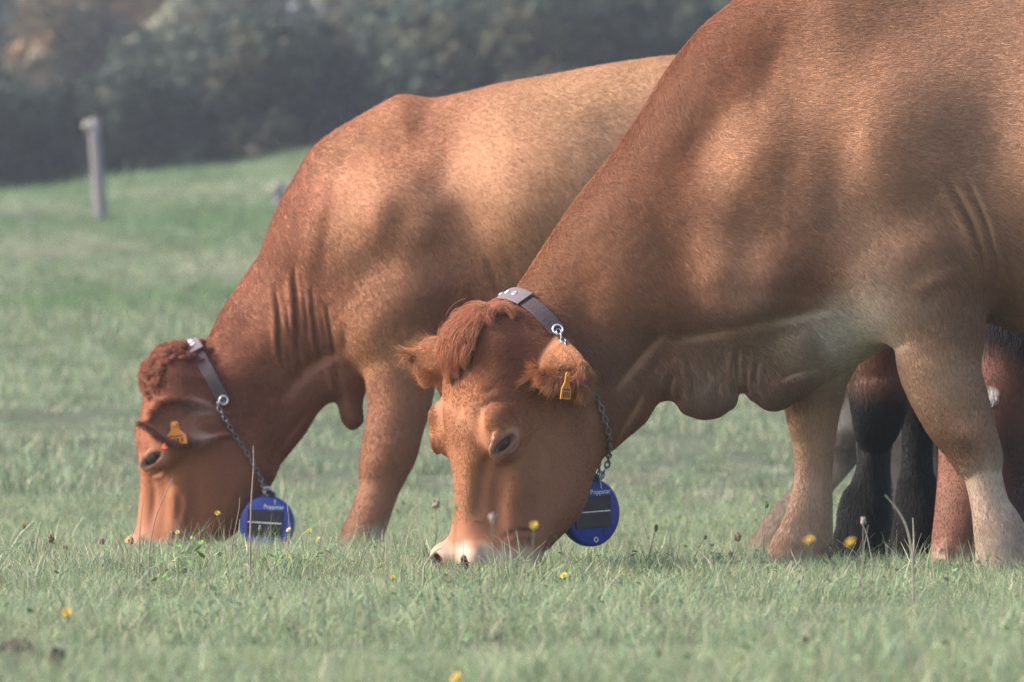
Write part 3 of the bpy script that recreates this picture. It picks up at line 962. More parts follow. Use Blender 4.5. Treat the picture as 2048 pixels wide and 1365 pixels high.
    for ec, M in eyes:
        link('eye', sphere_data('eye', ec, np.array([23, 23, 23]) * hd.sc, M, EYE_MAT), root)
    # ---- lashes along the upper lid
    lr = np.random.default_rng(c['seed'] + 9); lp = []
    for ec, M in eyes:
        for i in range(46):
            t = lr.uniform(-.9, .9); x = 28 * t; y0 = 13 * math.sqrt(1 - t * t)
            up = M[1] if M[1][2] > 0 else -M[1]
            b = ec + hd.sc * (x * M[0] + y0 * up + 19 * M[2]); k = lr.uniform(12, 19) * hd.sc
            lp.append([b, b + k * (.55 * M[2] - .25 * up), b + k * (.85 * M[2] - .75 * up + .15 * t * M[0])])
    hc = bpy.data.hair_curves.new('eyelashes'); hc.add_curves([3] * len(lp))
    hc.attributes['position'].data.foreach_set('vector', np.array(lp, np.float32).ravel())
    ra = hc.attributes.get('radius') or hc.attributes.new('radius', 'FLOAT', 'POINT'); ra.data.foreach_set('value', np.tile(np.array([.0005, .0004, .0001], np.float32), len(lp)))
    ca = hc.attributes.new('col', 'FLOAT_COLOR', 'CURVE'); ca.data.foreach_set('color', np.tile(np.array([.05, .03, .022, 1], np.float32), len(lp)))
    hc.materials.append(HAIR); link('eyelashes', hc, root)['kind'] = 'stuff'
    # ---- poll tuft: long hair laid over the crown step by step
    tr = np.random.default_rng(c['seed'] + 5)
    nG, per, steps = c['locks'], c['per_lock'], 9
    hv = hd.local(V)
    cand = np.nonzero((hv[:, 0] < c['tuft_l']) & (hv[:, 0] > c['tuft_top']) & (np.abs(hv[:, 2] - c['tuft_c']) < c['tuft_s']) & (hv[:, 1] > -125) & (hv[:, 1] < 70) & (earw < 0.2))[0]
    crown = hd.P(-40, -50, c['tuft_c'] + 18)
    nT = nG * per
    pts = np.zeros((nT, steps, 3), np.float32); tone = np.zeros(nT)
    for gi in range(nG):
        v0 = cand[tr.integers(0, len(cand))]; p = Vector(V[v0]); away = unit(V[v0] - crown)
        nzg = tr.normal(size=3)
        d = Vector(unit(c['tuft_dir'][0] * hd.L + c['tuft_dir'][1] * hd.n + c['tuft_dir'][2] * hd.S + 0.8 * away + c['tuft_curl'] * nzg))
        ln = c['tuft_len'] * tr.uniform(.7, 1.25) * max(math.exp(-((hv[v0, 2] - c['tuft_c']) / 52) ** 2), .4)
        hgt = tr.uniform(*c['lock_h']); guide = []; gn = []
        for k in range(steps):
            h = bvh.find_nearest(p); nn = h[1]
            guide.append(np.array(h[0] + nn * (hgt * math.sin(math.pi * min(.12 + .80 * k / steps, 1)) + .001))); gn.append(np.array(nn))
            d = d - nn * d.dot(nn); d.normalize(); d = (d + Vector((0, 0, -.12))).normalized()
            if c['tuft_curl'] > .6: d = (d + Vector(np.cross(np.array(nn), np.array(d))) * .42 * (1 if gi % 2 else -1)).normalized()
            p = h[0] + d * ln / (steps - 1)
        guide = np.array(guide); tg = np.gradient(guide, axis=0)
        sd = np.cross(tg, np.array(gn)); sd /= np.maximum(np.linalg.norm(sd, axis=1), 1e-9)[:, None]
        tt = np.linspace(0, 1, steps)
        wdt = (c['lock_w'] * (1 - .72 * tt ** 1.3))[:, None]
        for q in range(per):
            a, b = tr.normal(0, .55), tr.normal(0, .40)
            jt = 0.0012 * tr.normal(size=3)
            pts[gi * per + q] = guide + sd * a * wdt + np.array(gn) * b * wdt + jt * tt[:, None]
            tone[gi * per + q] = 1
        tone[gi * per:(gi + 1) * per] = tr.uniform(*c['lock_tone'])
    hc = bpy.data.hair_curves.new('poll_tuft'); hc.add_curves([steps] * nT)
    hc.attributes['position'].data.foreach_set('vector', pts.ravel())
    ra = hc.attributes.get('radius') or hc.attributes.new('radius', 'FLOAT', 'POINT')
    rad = np.tile(np.linspace(0.00042, 0.00012, steps, dtype=np.float32), nT); ra.data.foreach_set('value', rad)
    ca = hc.attributes.new('col', 'FLOAT_COLOR', 'CURVE'); c4 = np.ones((nT, 4), np.float32)
    c4[:, :3] = np.array(lin(c['tuft_col'], .85)) * (tone[:, None] * (1 + 0.2 * tr.normal(size=(nT, 1)))).clip(0.3, 2); ca.data.foreach_set('color', c4.ravel())
    hc.materials.append(HAIR)
    o = link('poll_tuft', hc, root); o['kind'] = 'stuff'
    return root, bvh, hd, ears, V, N, body

def cam_hit(bvh, px, py, dmax=60):
    o = Vector((0, -20, ZC)); d = (Vector(at(px, py, 20.0)) - o).normalized()
    h = bvh.ray_cast(o, d, dmax)
    return h
def grid_near(xz, YC):
    X = lambda px: xz(px, 0)[0]
    Z = lambda py: xz(0, py)[1]
    xs = grade((X(770), X(1250), .0045), (X(1250), X(1700), .0056), (X(1700), X(2080), .0072), (X(2080), X(2960), .015))
    zs = grade((Z(1190), Z(590), .0045), (Z(590), Z(-130), .0075))
    ys = grade((YC - .50, YC - .40, .008), (YC - .40, YC + .10, .0055), (YC + .10, YC + .48, .009))
    return xs, ys, zs

def grid_far(xz, YC):
    X = lambda px: xz(px, 0)[0]
    Z = lambda py: xz(0, py)[1]
    xs = grade((X(225), X(740), .0050), (X(740), X(1320), .0075), (X(1320), X(1860), .012))
    zs = grade((Z(1160), Z(540), .0052), (Z(540), Z(70), .008))
    ys = grade((YC - .45, YC - .30, .008), (YC - .30, YC + .20, .006), (YC + .20, YC + .45, .01))
    return xs, ys, zs

NEAR = dict(
    depth=20.0, grid=grid_near, seed=11, base=(1900, 1150), strands=1250000, hair_w=0.00075,
    label='near brown cow with smooth fringe, head turned to show both ears, before the horse',
    outline=[(1010, 690), (1000, 640), (1012, 600), (1032, 578), (1070, 522), (1110, 461), (1150, 403), (1200, 340), (1240, 289), (1280, 229), (1310, 179), (1350, 119),
             (1400, 60), (1470, 2), (1540, -38), (1640, -72), (1760, -88), (1900, -82), (2050, -72), (2250, -68), (2450, -78), (2600, -80), (2720, -52), (2800, 20), (2836, 130),
             (2830, 260), (2790, 420), (2700, 560), (2550, 640), (2350, 690), (2200, 690), (2048, 668), (1955, 642), (1860, 662), (1775, 694), (1700, 737), (1640, 772), (1600, 800), (1560, 820),
             (1530, 818), (1500, 798), (1482, 786), (1470, 810), (1440, 832), (1400, 838), (1365, 824), (1345, 804), (1318, 806), (1290, 845), (1250, 880), (1218, 904), (1170, 900), (1110, 860), (1050, 780)],
    girth=[(1420, 800, 42, 50), (1540, 790, 46, 50), (1330, 770, 60, 80), (1300, 560, 122, 200), (1120, 740, 105, 150), (1230, 840, 75, 100), (1560, 360, 205, 290), (1500, 560, 190, 200), (1800, 300, 262, 330), (1850, 560, 250, 230),
           (2200, 320, 315, 350), (2600, 250, 285, 260), (1650, 690, 120, 110), (1800, 660, 150, 100), (1350, 250, 110, 160), (1500, 60, 110, 200), (1760, -40, 150, 230), (1100, 600, 85, 120)],
    limbs=[
        dict(y=-.17, k=.06, rows=[(1760, 380, 150, 60), (1830, 540, 135, 78), (1872, 650, 96, 72), (1881, 740, 81, 62), (1912, 825, 70, 56), (1937, 876, 58, 54), (1955, 915, 50, 50), (1966, 952, 38, 42), (1980, 1010, 38, 39), (1997, 1060, 49, 44), (2005, 1105, 53, 48), (2006, 1165, 56, 50)]),
        dict(y=.15, k=.05, rows=[(1680, 560, 120, 70), (1632, 720, 78, 66), (1626, 790, 62, 56), (1626, 850, 49, 50), (1628, 890, 42, 44), (1627, 950, 38, 40), (1622, 1010, 43, 41), (1611, 1072, 54, 46), (1600, 1110, 62, 50), (1592, 1165, 64, 52)]),
        dict(y=-.15, k=.06, rows=[(2640, 300, 190, 110), (2610, 560, 125, 90), (2640, 740, 76, 60), (2700, 850, 54, 46), (2680, 960, 42, 40), (2660, 1080, 46, 44), (2640, 1165, 56, 50)]),
        dict(y=.15, k=.06, rows=[(2620, 300, 190, 110), (2570, 560, 125, 90), (2570, 740, 76, 60), (2610, 850, 54, 46), (2580, 960, 42, 40), (2555, 1080, 46, 44), (2530, 1165, 56, 50)]),
        dict(y=.0, k=.03, rows=[(2800, 0, 40, 36), (2850, 60, 30, 28), (2865, 300, 22, 20), (2860, 620, 18, 18), (2860, 760, 40, 34), (2860, 880, 14, 14)]),
    ],
    balls=[(1080, 720, -.06, (110, 100, 130))],
    eye_at=(216, -36), face_lumps=[(1105, 930, 60, 90, 0, 5), (905, 860, 40, 40, 0, 3), (1030, 985, 26, 70, 12, 4), (1150, 870, 40, 50, 0, 4)],
    face_folds=[([(984, 900), (966, 960), (956, 1040)], 13, 7), ([(950, 800), (995, 778), (1045, 792)], 5, 2.4), ([(948, 822), (990, 803), (1030, 808)], 5, 2.4), ([(972, 780), (1010, 758), (1050, 765)], 5, 2), ([(985, 912), (1015, 914), (1046, 892)], 5, 2.5), ([(1055, 870), (1085, 905), (1075, 960)], 14, 4), ([(1000, 1078), (1040, 1064), (1080, 1066)], 6, 4), ([(925, 780), (922, 820), (917, 846)], 6, 2)],
    head_at=(931, 662), head_dy=-.17, head_yaw=41, head_axis=(-.05, .02, -1), head_scale=1.0,
    ears=[((58, -150, 78), (.36, -.88, -.28), (-.12, -.25, -.95), 150, 54, 1.15, .15, .011), ((50, -110, -80), (-.93, .12, .02), (-.1, .7, -.7), 140, 50, .5)],
    poll_lump=3, ear=(188, 132, 92), ear_inside=(110, 70, 56), ear_hair=34,
    muzzle=(190, 158, 140),
    lumps=[(1630, 330, 38, 170, 4, 13), (1530, 170, 34, 120, 20, -13), (1722, 200, 48, 150, 12, -15), (1478, 550, 58, 130, 18, -42), (1632, 500, 85, 90, 0, 20), (1850, 590, 90, 70, 0, 14),
           (1733, 262, 14, 11, 0, 5), (1480, 330, 40, 120, 25, 8), (1780, 420, 60, 120, -30, -8), (1560, 590, 160, 24, 0, -12), (1300, 640, 70, 50, 0, -8), (1925, 560, 40, 60, 0, 8), (2010, 300, 50, 200, 0, -6), (1360, 250, 30, 90, 35, 7),
           (1320, 720, 40, 40, 0, -10), (1925, 880, 30, 34, 0, 6), (1700, 690, 60, 40, 0, -8), (1430, 700, 60, 30, 0, 8)],
    folds=[([(1895, 360), (1936, 428), (1963, 500), (1972, 570)], 9, 15, 9), ([(1925, 350), (1965, 430), (1990, 520), (1995, 600)], 8, 6, 4), ([(1300, 690), (1400, 668), (1500, 650), (1610, 628), (1735, 612)], 15, 12, 0),
           ([(1215, 800), (1260, 740), (1300, 690), (1340, 650)], 14, 8, 0), ([(1372, 715), (1384, 760), (1388, 800), (1398, 836)], 6, 12, 7), ([(1430, 740), (1436, 780), (1432, 825)], 6, 5, 3), ([(1474, 690), (1472, 735), (1476, 770), (1480, 800)], 6, 15, 8), ([(1490, 735), (1492, 765), (1500, 790)], 4, 6, 4), ([(1516, 715), (1510, 750), (1514, 775), (1530, 800)], 5, 11, 6), ([(1560, 760), (1590, 745), (1640, 735)], 7, 5, 3),
           ([(1346, 740), (1340, 775), (1345, 806)], 7, 8, 4), ([(1228, 890), (1262, 830), (1290, 770)], 10, 8, 3), ([(1690, 730), (1730, 706), (1775, 692)], 6, 7, 3), ([(1680, 712), (1730, 694), (1776, 684)], 6, 6, 3), ([(1820, 590), (1870, 560), (1930, 545)], 16, -6, 0)],
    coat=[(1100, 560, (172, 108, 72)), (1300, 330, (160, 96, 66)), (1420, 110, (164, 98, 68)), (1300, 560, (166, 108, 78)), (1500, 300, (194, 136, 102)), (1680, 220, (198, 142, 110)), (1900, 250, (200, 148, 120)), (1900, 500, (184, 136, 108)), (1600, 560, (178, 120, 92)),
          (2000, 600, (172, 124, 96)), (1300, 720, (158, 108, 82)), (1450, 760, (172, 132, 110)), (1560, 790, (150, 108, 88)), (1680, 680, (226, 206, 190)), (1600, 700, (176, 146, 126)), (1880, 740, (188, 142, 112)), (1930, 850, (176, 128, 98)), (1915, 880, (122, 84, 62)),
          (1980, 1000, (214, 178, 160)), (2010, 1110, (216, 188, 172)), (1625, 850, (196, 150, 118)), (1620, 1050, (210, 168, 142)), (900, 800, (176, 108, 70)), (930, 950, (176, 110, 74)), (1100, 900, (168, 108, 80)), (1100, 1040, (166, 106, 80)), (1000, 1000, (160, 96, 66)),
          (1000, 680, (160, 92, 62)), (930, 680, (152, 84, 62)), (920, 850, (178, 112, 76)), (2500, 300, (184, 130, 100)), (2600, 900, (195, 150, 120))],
    lie=[(915, 770, -.05, -1), (880, 850, -1, .2), (915, 900, 0, 1), (930, 1000, 0, 1), (990, 850, .8, -.3), (1080, 880, .9, .45), (1100, 1000, .5, .85), (1000, 1000, .25, 1), (1060, 760, .9, -.2), (1000, 690, .8, -.4), (950, 1090, .1, 1), (870, 900, -.4, 1),
         (1100, 600, .8, .45), (1200, 430, .75, .5), (1330, 230, .7, .6), (1300, 600, .6, .8), (1250, 800, .5, .85), (1450, 400, .9, .3), (1600, 300, 1, .15), (1800, 150, 1, .0), (2000, 300, 1, .15), (1800, 500, .7, .7), (1500, 640, .4, .9), (1450, 780, .2, 1),
         (1650, 700, .8, .5), (1900, 700, .1, 1), (1950, 900, .2, 1), (2000, 1050, .2, 1), (1625, 900, .05, 1), (1600, 1080, 0, 1), (2500, 300, 1, .2)],
    len=[(900, 850, 9, .2), (930, 1000, 9, .12), (1100, 950, 8, .14), (940, 1095, 4, .15), (1000, 700, 14, .3), (930, 650, 12, .3), (1060, 560, 26, .35), (1180, 380, 26, .35), (1300, 210, 26, .4), (1420, 60, 24, .4), (1300, 560, 18, .25), (1500, 350, 18, .3), (1750, 200, 17, .25), (1950, 350, 16, .25),
         (1750, 550, 16, .22), (1450, 780, 16, .25), (1680, 690, 16, .3), (1900, 750, 12, .18), (1960, 950, 11, .2), (2000, 1110, 16, .35), (1625, 900, 11, .2), (1600, 1090, 16, .35), (1955, 600, 24, .4), (2500, 300, 14, .2)],
    locks=170, per_lock=75, lock_w=.019, lock_tone=(.90, 1.12), lock_h=(.010, .018), tuft_l=44, tuft_s=44, tuft_top=-40, tuft_len=.076, tuft_dir=(.75, .25, -.25), tuft_curl=.45, tuft_c=-18, tuft_col=(186, 122, 90),
)

BACK = dict(
    depth=24.0, grid=grid_far, seed=23, base=(1200, 1122), strands=650000, hair_w=0.0008,
    label='farther brown cow with a curly poll, grazing in profile behind the near cow\'s head',
    outline=[(372, 740), (386, 716), (398, 699), (420, 668), (450, 612), (490, 552), (520, 507), (540, 452), (560, 406), (590, 352), (620, 303), (660, 268), (700, 244), (750, 215), (800, 191), (870, 196), (940, 182), (1000, 167), (1100, 150), (1200, 131), (1280, 119),
             (1340, 112), (1450, 108), (1560, 112), (1660, 130), (1740, 170), (1782, 230), (1792, 320), (1770, 420), (1720, 520), (1600, 600), (1450, 680), (1250, 720), (1050, 712), (940, 690), (860, 690), (800, 720), (745, 765), (726, 802), (726, 842), (706, 859), (686, 846), (670, 806),
             (640, 822), (610, 868), (570, 918), (530, 962), (490, 950), (430, 890), (385, 810)],
    girth=[(700, 830, 30, 40), (640, 780, 70, 70), (560, 600, 100, 160), (640, 450, 135, 200), (800, 430, 205, 240), (1100, 400, 265, 285), (1600, 300, 240, 200), (430, 800, 85, 120), (560, 880, 70, 90), (860, 620, 190, 120), (780, 680, 140, 90), (620, 310, 80, 130), (800, 230, 110, 160), (1300, 180, 170, 190), (470, 620, 70, 110)],
    limbs=[
        dict(y=-.14, k=.06, rows=[(800, 480, 120, 60), (800, 620, 100, 74), (801, 720, 77, 62), (799, 800, 64, 54), (790, 850, 58, 50), (779, 900, 56, 48), (768, 935, 50, 46), (757, 980, 40, 38), (737, 1040, 40, 38), (719, 1090, 44, 40), (708, 1135, 46, 42)]),
        dict(y=.13, k=.05, rows=[(890, 520, 110, 60), (920, 700, 75, 60), (945, 800, 55, 50), (958, 900, 48, 44), (965, 1000, 36, 34), (968, 1080, 38, 36), (966, 1135, 44, 40)]),
        dict(y=-.13, k=.06, rows=[(1620, 330, 160, 90), (1640, 600, 118, 80), (1690, 760, 68, 54), (1692, 870, 48, 42), (1625, 975, 36, 34), (1560, 1060, 38, 36), (1520, 1135, 44, 40)]),
        dict(y=.13, k=.06, rows=[(1640, 330, 160, 90), (1710, 600, 112, 80), (1785, 760, 62, 50), (1800, 870, 44, 40), (1786, 975, 30, 32), (1778, 1060, 28, 32), (1772, 1135, 40, 38)]),
        dict(y=.0, k=.03, rows=[(1750, 170, 30, 30), (1800, 220, 24, 24), (1815, 420, 18, 18), (1812, 640, 14, 14), (1812, 740, 30, 26), (1812, 820, 10, 10)]),
    ],
    eye_at=(234, -18), face_lumps=[(420, 960, 50, 70, 0, 5), (345, 990, 20, 60, 10, 3)], face_folds=[([(300, 945), (308, 1000), (300, 1060)], 9, 5), ([(335, 960), (360, 1000), (350, 1060)], 9, 4), ([(300, 950), (318, 945), (335, 925)], 5, 3)],
    head_at=(304, 720), head_dy=-.05, head_yaw=14, head_axis=(-.105, .0, -1), head_scale=1.0,
    ears=[((140, -158, 112), (-.91, -.40, .05), (-.12, -.94, .30), 186, 60, .70, .35, .010), ((110, -150, -86), (-.75, .62, .1), (-.2, .6, -.7), 170, 58)],
    poll_lump=9, ear=(140, 88, 64), ear_inside=(170, 116, 90), ear_hair=14, ear_root_pale=.38,
    muzzle=(178, 128, 100),
    lumps=[(640, 350, 30, 110, 22, -11), (700, 380, 45, 120, 15, 9), (905, 315, 34, 90, 25, -20), (790, 470, 38, 110, 28, -24), (725, 560, 40, 70, 20, -12), (835, 500, 40, 100, 20, 9), (925, 600, 40, 60, -10, -26), (1000, 400, 90, 120, 0, 6), (760, 640, 40, 50, 0, 8),
           (860, 430, 40, 60, 0, 6), (560, 470, 30, 90, 25, 7), (640, 770, 50, 40, -40, -14), (780, 900, 24, 30, 0, 6), (1100, 260, 120, 30, -8, -5)],
    folds=[([(690, 262), (652, 370), (628, 480), (615, 590)], 18, -9, 0), ([(548, 560), (556, 630), (560, 700), (572, 740)], 5, 9, 5), ([(574, 600), (577, 650), (586, 700)], 4, 5, 3), ([(586, 520), (591, 600), (594, 680), (608, 770)], 6, 14, 8), ([(606, 580), (612, 640), (616, 690)], 4, 5, 3), ([(622, 560), (626, 630), (634, 680), (646, 720)], 5, 9, 5), ([(640, 620), (648, 660), (656, 700)], 4, 5, 3), ([(652, 600), (658, 650), (668, 700), (682, 730)], 5, 8, 5), ([(690, 640), (694, 690), (712, 740)], 8, 8, 5),
           ([(555, 820), (600, 755), (650, 715), (715, 690)], 18, 18, 0), ([(668, 720), (680, 770), (690, 815)], 8, 8, 8), ([(960, 480), (985, 545), (1010, 610)], 8, 3, 2), ([(1000, 470), (1030, 560), (1050, 630)], 9, 2, 2), ([(935, 560), (950, 620), (960, 690)], 10, 8, 5), ([(540, 930), (580, 870), (620, 820)], 10, 8, 3)],
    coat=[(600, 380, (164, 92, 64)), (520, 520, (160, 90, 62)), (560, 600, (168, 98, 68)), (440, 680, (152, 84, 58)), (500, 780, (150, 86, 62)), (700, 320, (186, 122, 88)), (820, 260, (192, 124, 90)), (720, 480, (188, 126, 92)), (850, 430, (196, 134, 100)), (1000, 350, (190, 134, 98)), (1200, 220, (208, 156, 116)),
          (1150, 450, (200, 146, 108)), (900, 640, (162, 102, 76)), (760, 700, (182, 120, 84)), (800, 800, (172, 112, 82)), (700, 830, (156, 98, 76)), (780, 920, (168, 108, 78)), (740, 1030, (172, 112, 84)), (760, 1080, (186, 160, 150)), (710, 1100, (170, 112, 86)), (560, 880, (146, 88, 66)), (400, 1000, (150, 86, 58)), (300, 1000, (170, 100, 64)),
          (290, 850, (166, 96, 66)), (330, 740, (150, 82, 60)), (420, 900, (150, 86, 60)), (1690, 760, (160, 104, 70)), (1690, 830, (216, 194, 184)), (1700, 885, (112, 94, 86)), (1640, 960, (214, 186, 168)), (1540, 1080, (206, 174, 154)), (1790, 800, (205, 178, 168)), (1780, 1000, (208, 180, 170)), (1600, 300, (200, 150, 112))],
    lie=[(285, 860, -.2, -.6), (280, 960, 0, 1), (300, 1050, 0, 1), (400, 960, .7, .6), (420, 1050, .5, .9), (360, 780, .5, -.8), (450, 750, .7, .4), (520, 600, .5, .6), (600, 400, .6, .6), (560, 780, .3, .9), (700, 350, .8, .5), (720, 550, .4, .9), (850, 300, 1, .2), (1000, 350, .7, .5), (1200, 200, 1, .1), (1150, 500, .4, .9),
         (850, 600, .2, 1), (760, 760, 0, 1), (780, 900, 0, 1), (730, 1050, -.2, 1), (700, 830, 0, 1), (1650, 900, 0, 1), (1600, 300, 1, .4)],
    len=[(280, 900, 9, .25), (400, 980, 9, .2), (280, 1080, 5, .15), (420, 680, 20, .5), (540, 450, 22, .55), (640, 280, 20, .5), (560, 620, 16, .45), (700, 400, 14, .25), (900, 350, 14, .25), (1100, 250, 15, .3), (1100, 500, 15, .25), (780, 800, 13, .35), (740, 1050, 12, .25), (700, 830, 14, .3), (1600, 500, 13, .2)],
    locks=190, per_lock=55, lock_w=.011, lock_tone=(.85, 1.12), lock_h=(.004, .012), tuft_l=72, tuft_s=62, tuft_top=-45, tuft_len=.055, tuft_dir=(.3, .3, 0), tuft_curl=1.1, tuft_c=5, tuft_col=(162, 100, 76),
)
near_cow = build_cow(NEAR)
back_cow = build_cow(BACK)
# ------------------------------------------------------------------ the horse behind the near cow
def horse_fn():
    def q(px, py, d, r): p = at(px, py, d); return (p[0], p[1], p[2], r * d / F)
    x0, x1 = at(1560, 0, 21.2)[0], at(2300, 0, 21.2)[0]
    fl = Flesh(grade((x0, x1, .0078)), grade((.35, 1.6, .009), (1.6, 3.6, .016)), grade((-.06, .75, .0072), (.75, 1.75, .014)))
    # trunk, neck, head
    fl.chain([q(1800, 330, 21.35, 225), q(1810, 270, 21.9, 250), q(1815, 290, 22.5, 255), q(1820, 250, 23.0, 225), q(1820, 330, 23.2, 170)], .08)
    fl.chain([q(1805, 250, 21.45, 180), q(1860, 330, 21.2, 165), q(1950, 470, 21.0, 140), q(2040, 610, 20.85, 112)], .08)
    fl.chain([q(2044, 650, 20.82, 92), q(2015, 740, 20.72, 104), q(1985, 850, 20.68, 104), q(1960, 950, 20.68, 84), q(1938, 1040, 20.66, 70), q(1926, 1100, 20.66, 64), q(1922, 1122, 20.66, 52)], .05)
    fl.chain([q(2070, 820, 20.82, 80), q(2030, 930, 20.84, 72), q(1985, 1040, 20.78, 56)], .05)                # jaw
    hn = unit(np.array([-.35, -.93, .0]))
    for sx in (-1, 1):
        fl.ball(at(1925 + 36 * sx, 1108, 20.60)[:3], (.020, .022, .026), None, .015)
        fl.ball(at(1922 + 40 * sx, 1110, 20.575)[:3], (.011, .02, .016), None, .006, carve=True)
        fl.ball(at(1985 + 88 * sx, 862, 20.64)[:3], (.026, .03, .03), None, .02)
    for rows in ([(1748, 430, 21.22, 100), (1752, 600, 21.20, 76), (1752, 700, 21.18, 58), (1756, 760, 21.18, 56), (1758, 800, 21.17, 58), (1754, 850, 21.18, 46), (1746, 890, 21.2, 30), (1741, 930, 21.2, 27), (1737, 970, 21.2, 32), (1728, 1015, 21.19, 44), (1722, 1060, 21.17, 46), (1716, 1100, 21.15, 50), (1714, 1150, 21.14, 56)],
                 [(1852, 430, 21.36, 100), (1850, 600, 21.36, 70), (1846, 720, 21.36, 50), (1842, 800, 21.36, 44), (1836, 860, 21.36, 32), (1834, 930, 21.36, 31), (1834, 990, 21.36, 38), (1834, 1050, 21.34, 44), (1830, 1100, 21.32, 48), (1828, 1150, 21.3, 54)],
                 [(1760, 380, 23.1, 120), (1750, 620, 23.05, 80), (1750, 790, 23.25, 52), (1748, 900, 23.2, 36), (1745, 1020, 23.15, 40), (1742, 1130, 23.1, 52)],
                 [(1870, 380, 23.1, 120), (1880, 620, 23.05, 80), (1880, 790, 23.25, 52), (1880, 900, 23.2, 36), (1882, 1020, 23.15, 40), (1884, 1130, 23.1, 52)]):
        fl.chain([q(*r) for r in rows], .05)
    for sx, e in ((-1, (-.5, .1, .85)), (1, (.6, .1, .75))):
        b = at(2050 + 46 * sx, 640, 20.86); fl.ball(b + np.array(e) * .05, (.026, .02, .075), np.array([unit(np.cross((0, 1, 0), e)), (0, 1, 0), unit(e)]), .015)
    V, Q = fl.mesh(4)
    N = vnormals(V, Q)
    D = V[:, 1] + 20; PX = np.stack([1024 + V[:, 0] * F / D, 682.5 - (V[:, 2] - ZC) * F / D], 1)
    red = np.array(lin((132, 88, 74), .82)); blk = np.array(lin((15, 13, 17))); brn = np.array(lin((118, 82, 62)))
    pale = np.array(lin((200, 172, 152)))
    col = np.repeat(red[None], len(V), 0)
    leg = (D > 20.98) & (PX[:, 1] > 640) & (PX[:, 0] < 1935)
    t = np.clip((PX[:, 1] - 740 - 35 * noise(V, 14, 2)) / 80, 0, 1)[:, None]
    col = np.where(leg[:, None], brn * (1 - t) + blk * t, col)
    face = D < 20.98
    tm = np.clip((PX[:, 1] - 1085) / 40 + .3 * noise(V, 30, 3), 0, 1)[:, None] * face[:, None]
    col = col * (1 - .75 * tm) + .75 * tm * pale
    dark = (np.clip((PX[:, 0] - 1990) / 30 + .4 * noise(V, 12, 4), 0, 1) * np.clip((PX[:, 1] - 830) / 60, 0, 1))[:, None] * face[:, None]  # shaded right cheek: the shade is painted into the head colour
    col = col * (1 - .7 * dark) + .7 * dark * np.array(lin((70, 48, 50)))
    sr = np.sqrt(((PX[:, 0] - 1984) / 13) ** 2 + ((PX[:, 1] - 791) / 17) ** 2) + .3 * noise(V, 60, 5)
    st = (np.clip((1.15 - sr) / .25, 0, 1) * (face & (N[:, 1] < 0)))[:, None]
    col = col * (1 - st) + st * np.array([.82, .80, .80])
    col *= (1 + .15 * noise(V, 18, 6))[:, None]
    root = thing('horse', (V[:, 0].mean(), 2.0, -.03), 'bay horse with black legs grazing head down behind the near cow', 'horse')
    link('body', mesh_from('body', V, Q, HIDE, cols=np.clip(col, .01, .9)), root)
    vis = (D < 21.7) & (PX[:, 1] > 600)
    vdir = np.stack([0 * D - .05, 0 * D - .1, 0 * D - 1], 1)
    vlen = np.where(leg & (PX[:, 1] > 940), .030, np.where(leg, .014, .008))
    vlen = np.where(st[:, 0] > .3, .016, vlen)
    den = np.where(vis, np.where(N[:, 1] < .2, 1.0, .35), .05)
    if COAT: grow('coat', root, V, N, Q, vdir, vlen, np.clip(col, .01, .9), den, 150000, width=.0008, wig=.28, lift=.4, seed=41)
    # mane and forelock: long strands falling over the forehead
    bvh = BVHTree.FromPolygons([Vector(v) for v in V], [tuple(t) for t in Q.tolist()])
    r = np.random.default_rng(3); n = 3600; steps = 8
    pts = np.zeros((n, steps, 3), np.float32)
    for i in range(n):
        if i < 2300: px, py, d0, ln = r.normal(2052, 34), r.normal(628, 22), 20.72, r.uniform(.09, .20)
        else:
            f = r.random(); px, py, d0, ln = 2030 - 190 * f + r.normal(0, 18), 560 - 330 * f, 20.95 + .4 * f, r.uniform(.15, .3)
        h = bvh.find_nearest(Vector(at(px, py, d0)))
        p = h[0].copy(); dr = Vector((r.normal(-.10, .16), r.normal(-.30, .12), -.75)).normalized()
        if i >= 2300: dr = Vector((r.normal(.55, .15), -.45, -.3)).normalized()
        for k in range(steps):
            pts[i, k] = p
            dr = (dr + Vector((0, 0, -.14))).normalized()
            p = p + dr * (ln / (steps - 1))
            hh = bvh.find_nearest(p, .06)
            if hh[0] is not None and (p - hh[0]).dot(hh[1]) < .004: p = hh[0] + hh[1] * r.uniform(.004, .014)
    hc = bpy.data.hair_curves.new('mane'); hc.add_curves([steps] * n)
    hc.attributes['position'].data.foreach_set('vector', pts.ravel())
    ra = hc.attributes.get('radius') or hc.attributes.new('radius', 'FLOAT', 'POINT')
    ra.data.foreach_set('value', np.tile(np.linspace(.0006, .0002, steps, dtype=np.float32), n))
    ca = hc.attributes.new('col', 'FLOAT_COLOR', 'CURVE'); c4 = np.ones((n, 4), np.float32)
    c4[:, :3] = np.array([.022, .018, .022]) * (1 + .4 * r.random((n, 1))); ca.data.foreach_set('color', c4.ravel())
    hc.materials.append(HAIR); o = link('mane', hc, root); o['kind'] = 'stuff'
    for sx in (-1, 1):
        c = at(1985 + 92 * sx, 862, 20.615); link('eye', sphere_data('eye', c, np.array([.019] * 3), np.eye(3), EYE_MAT, 12), root)
horse_fn()
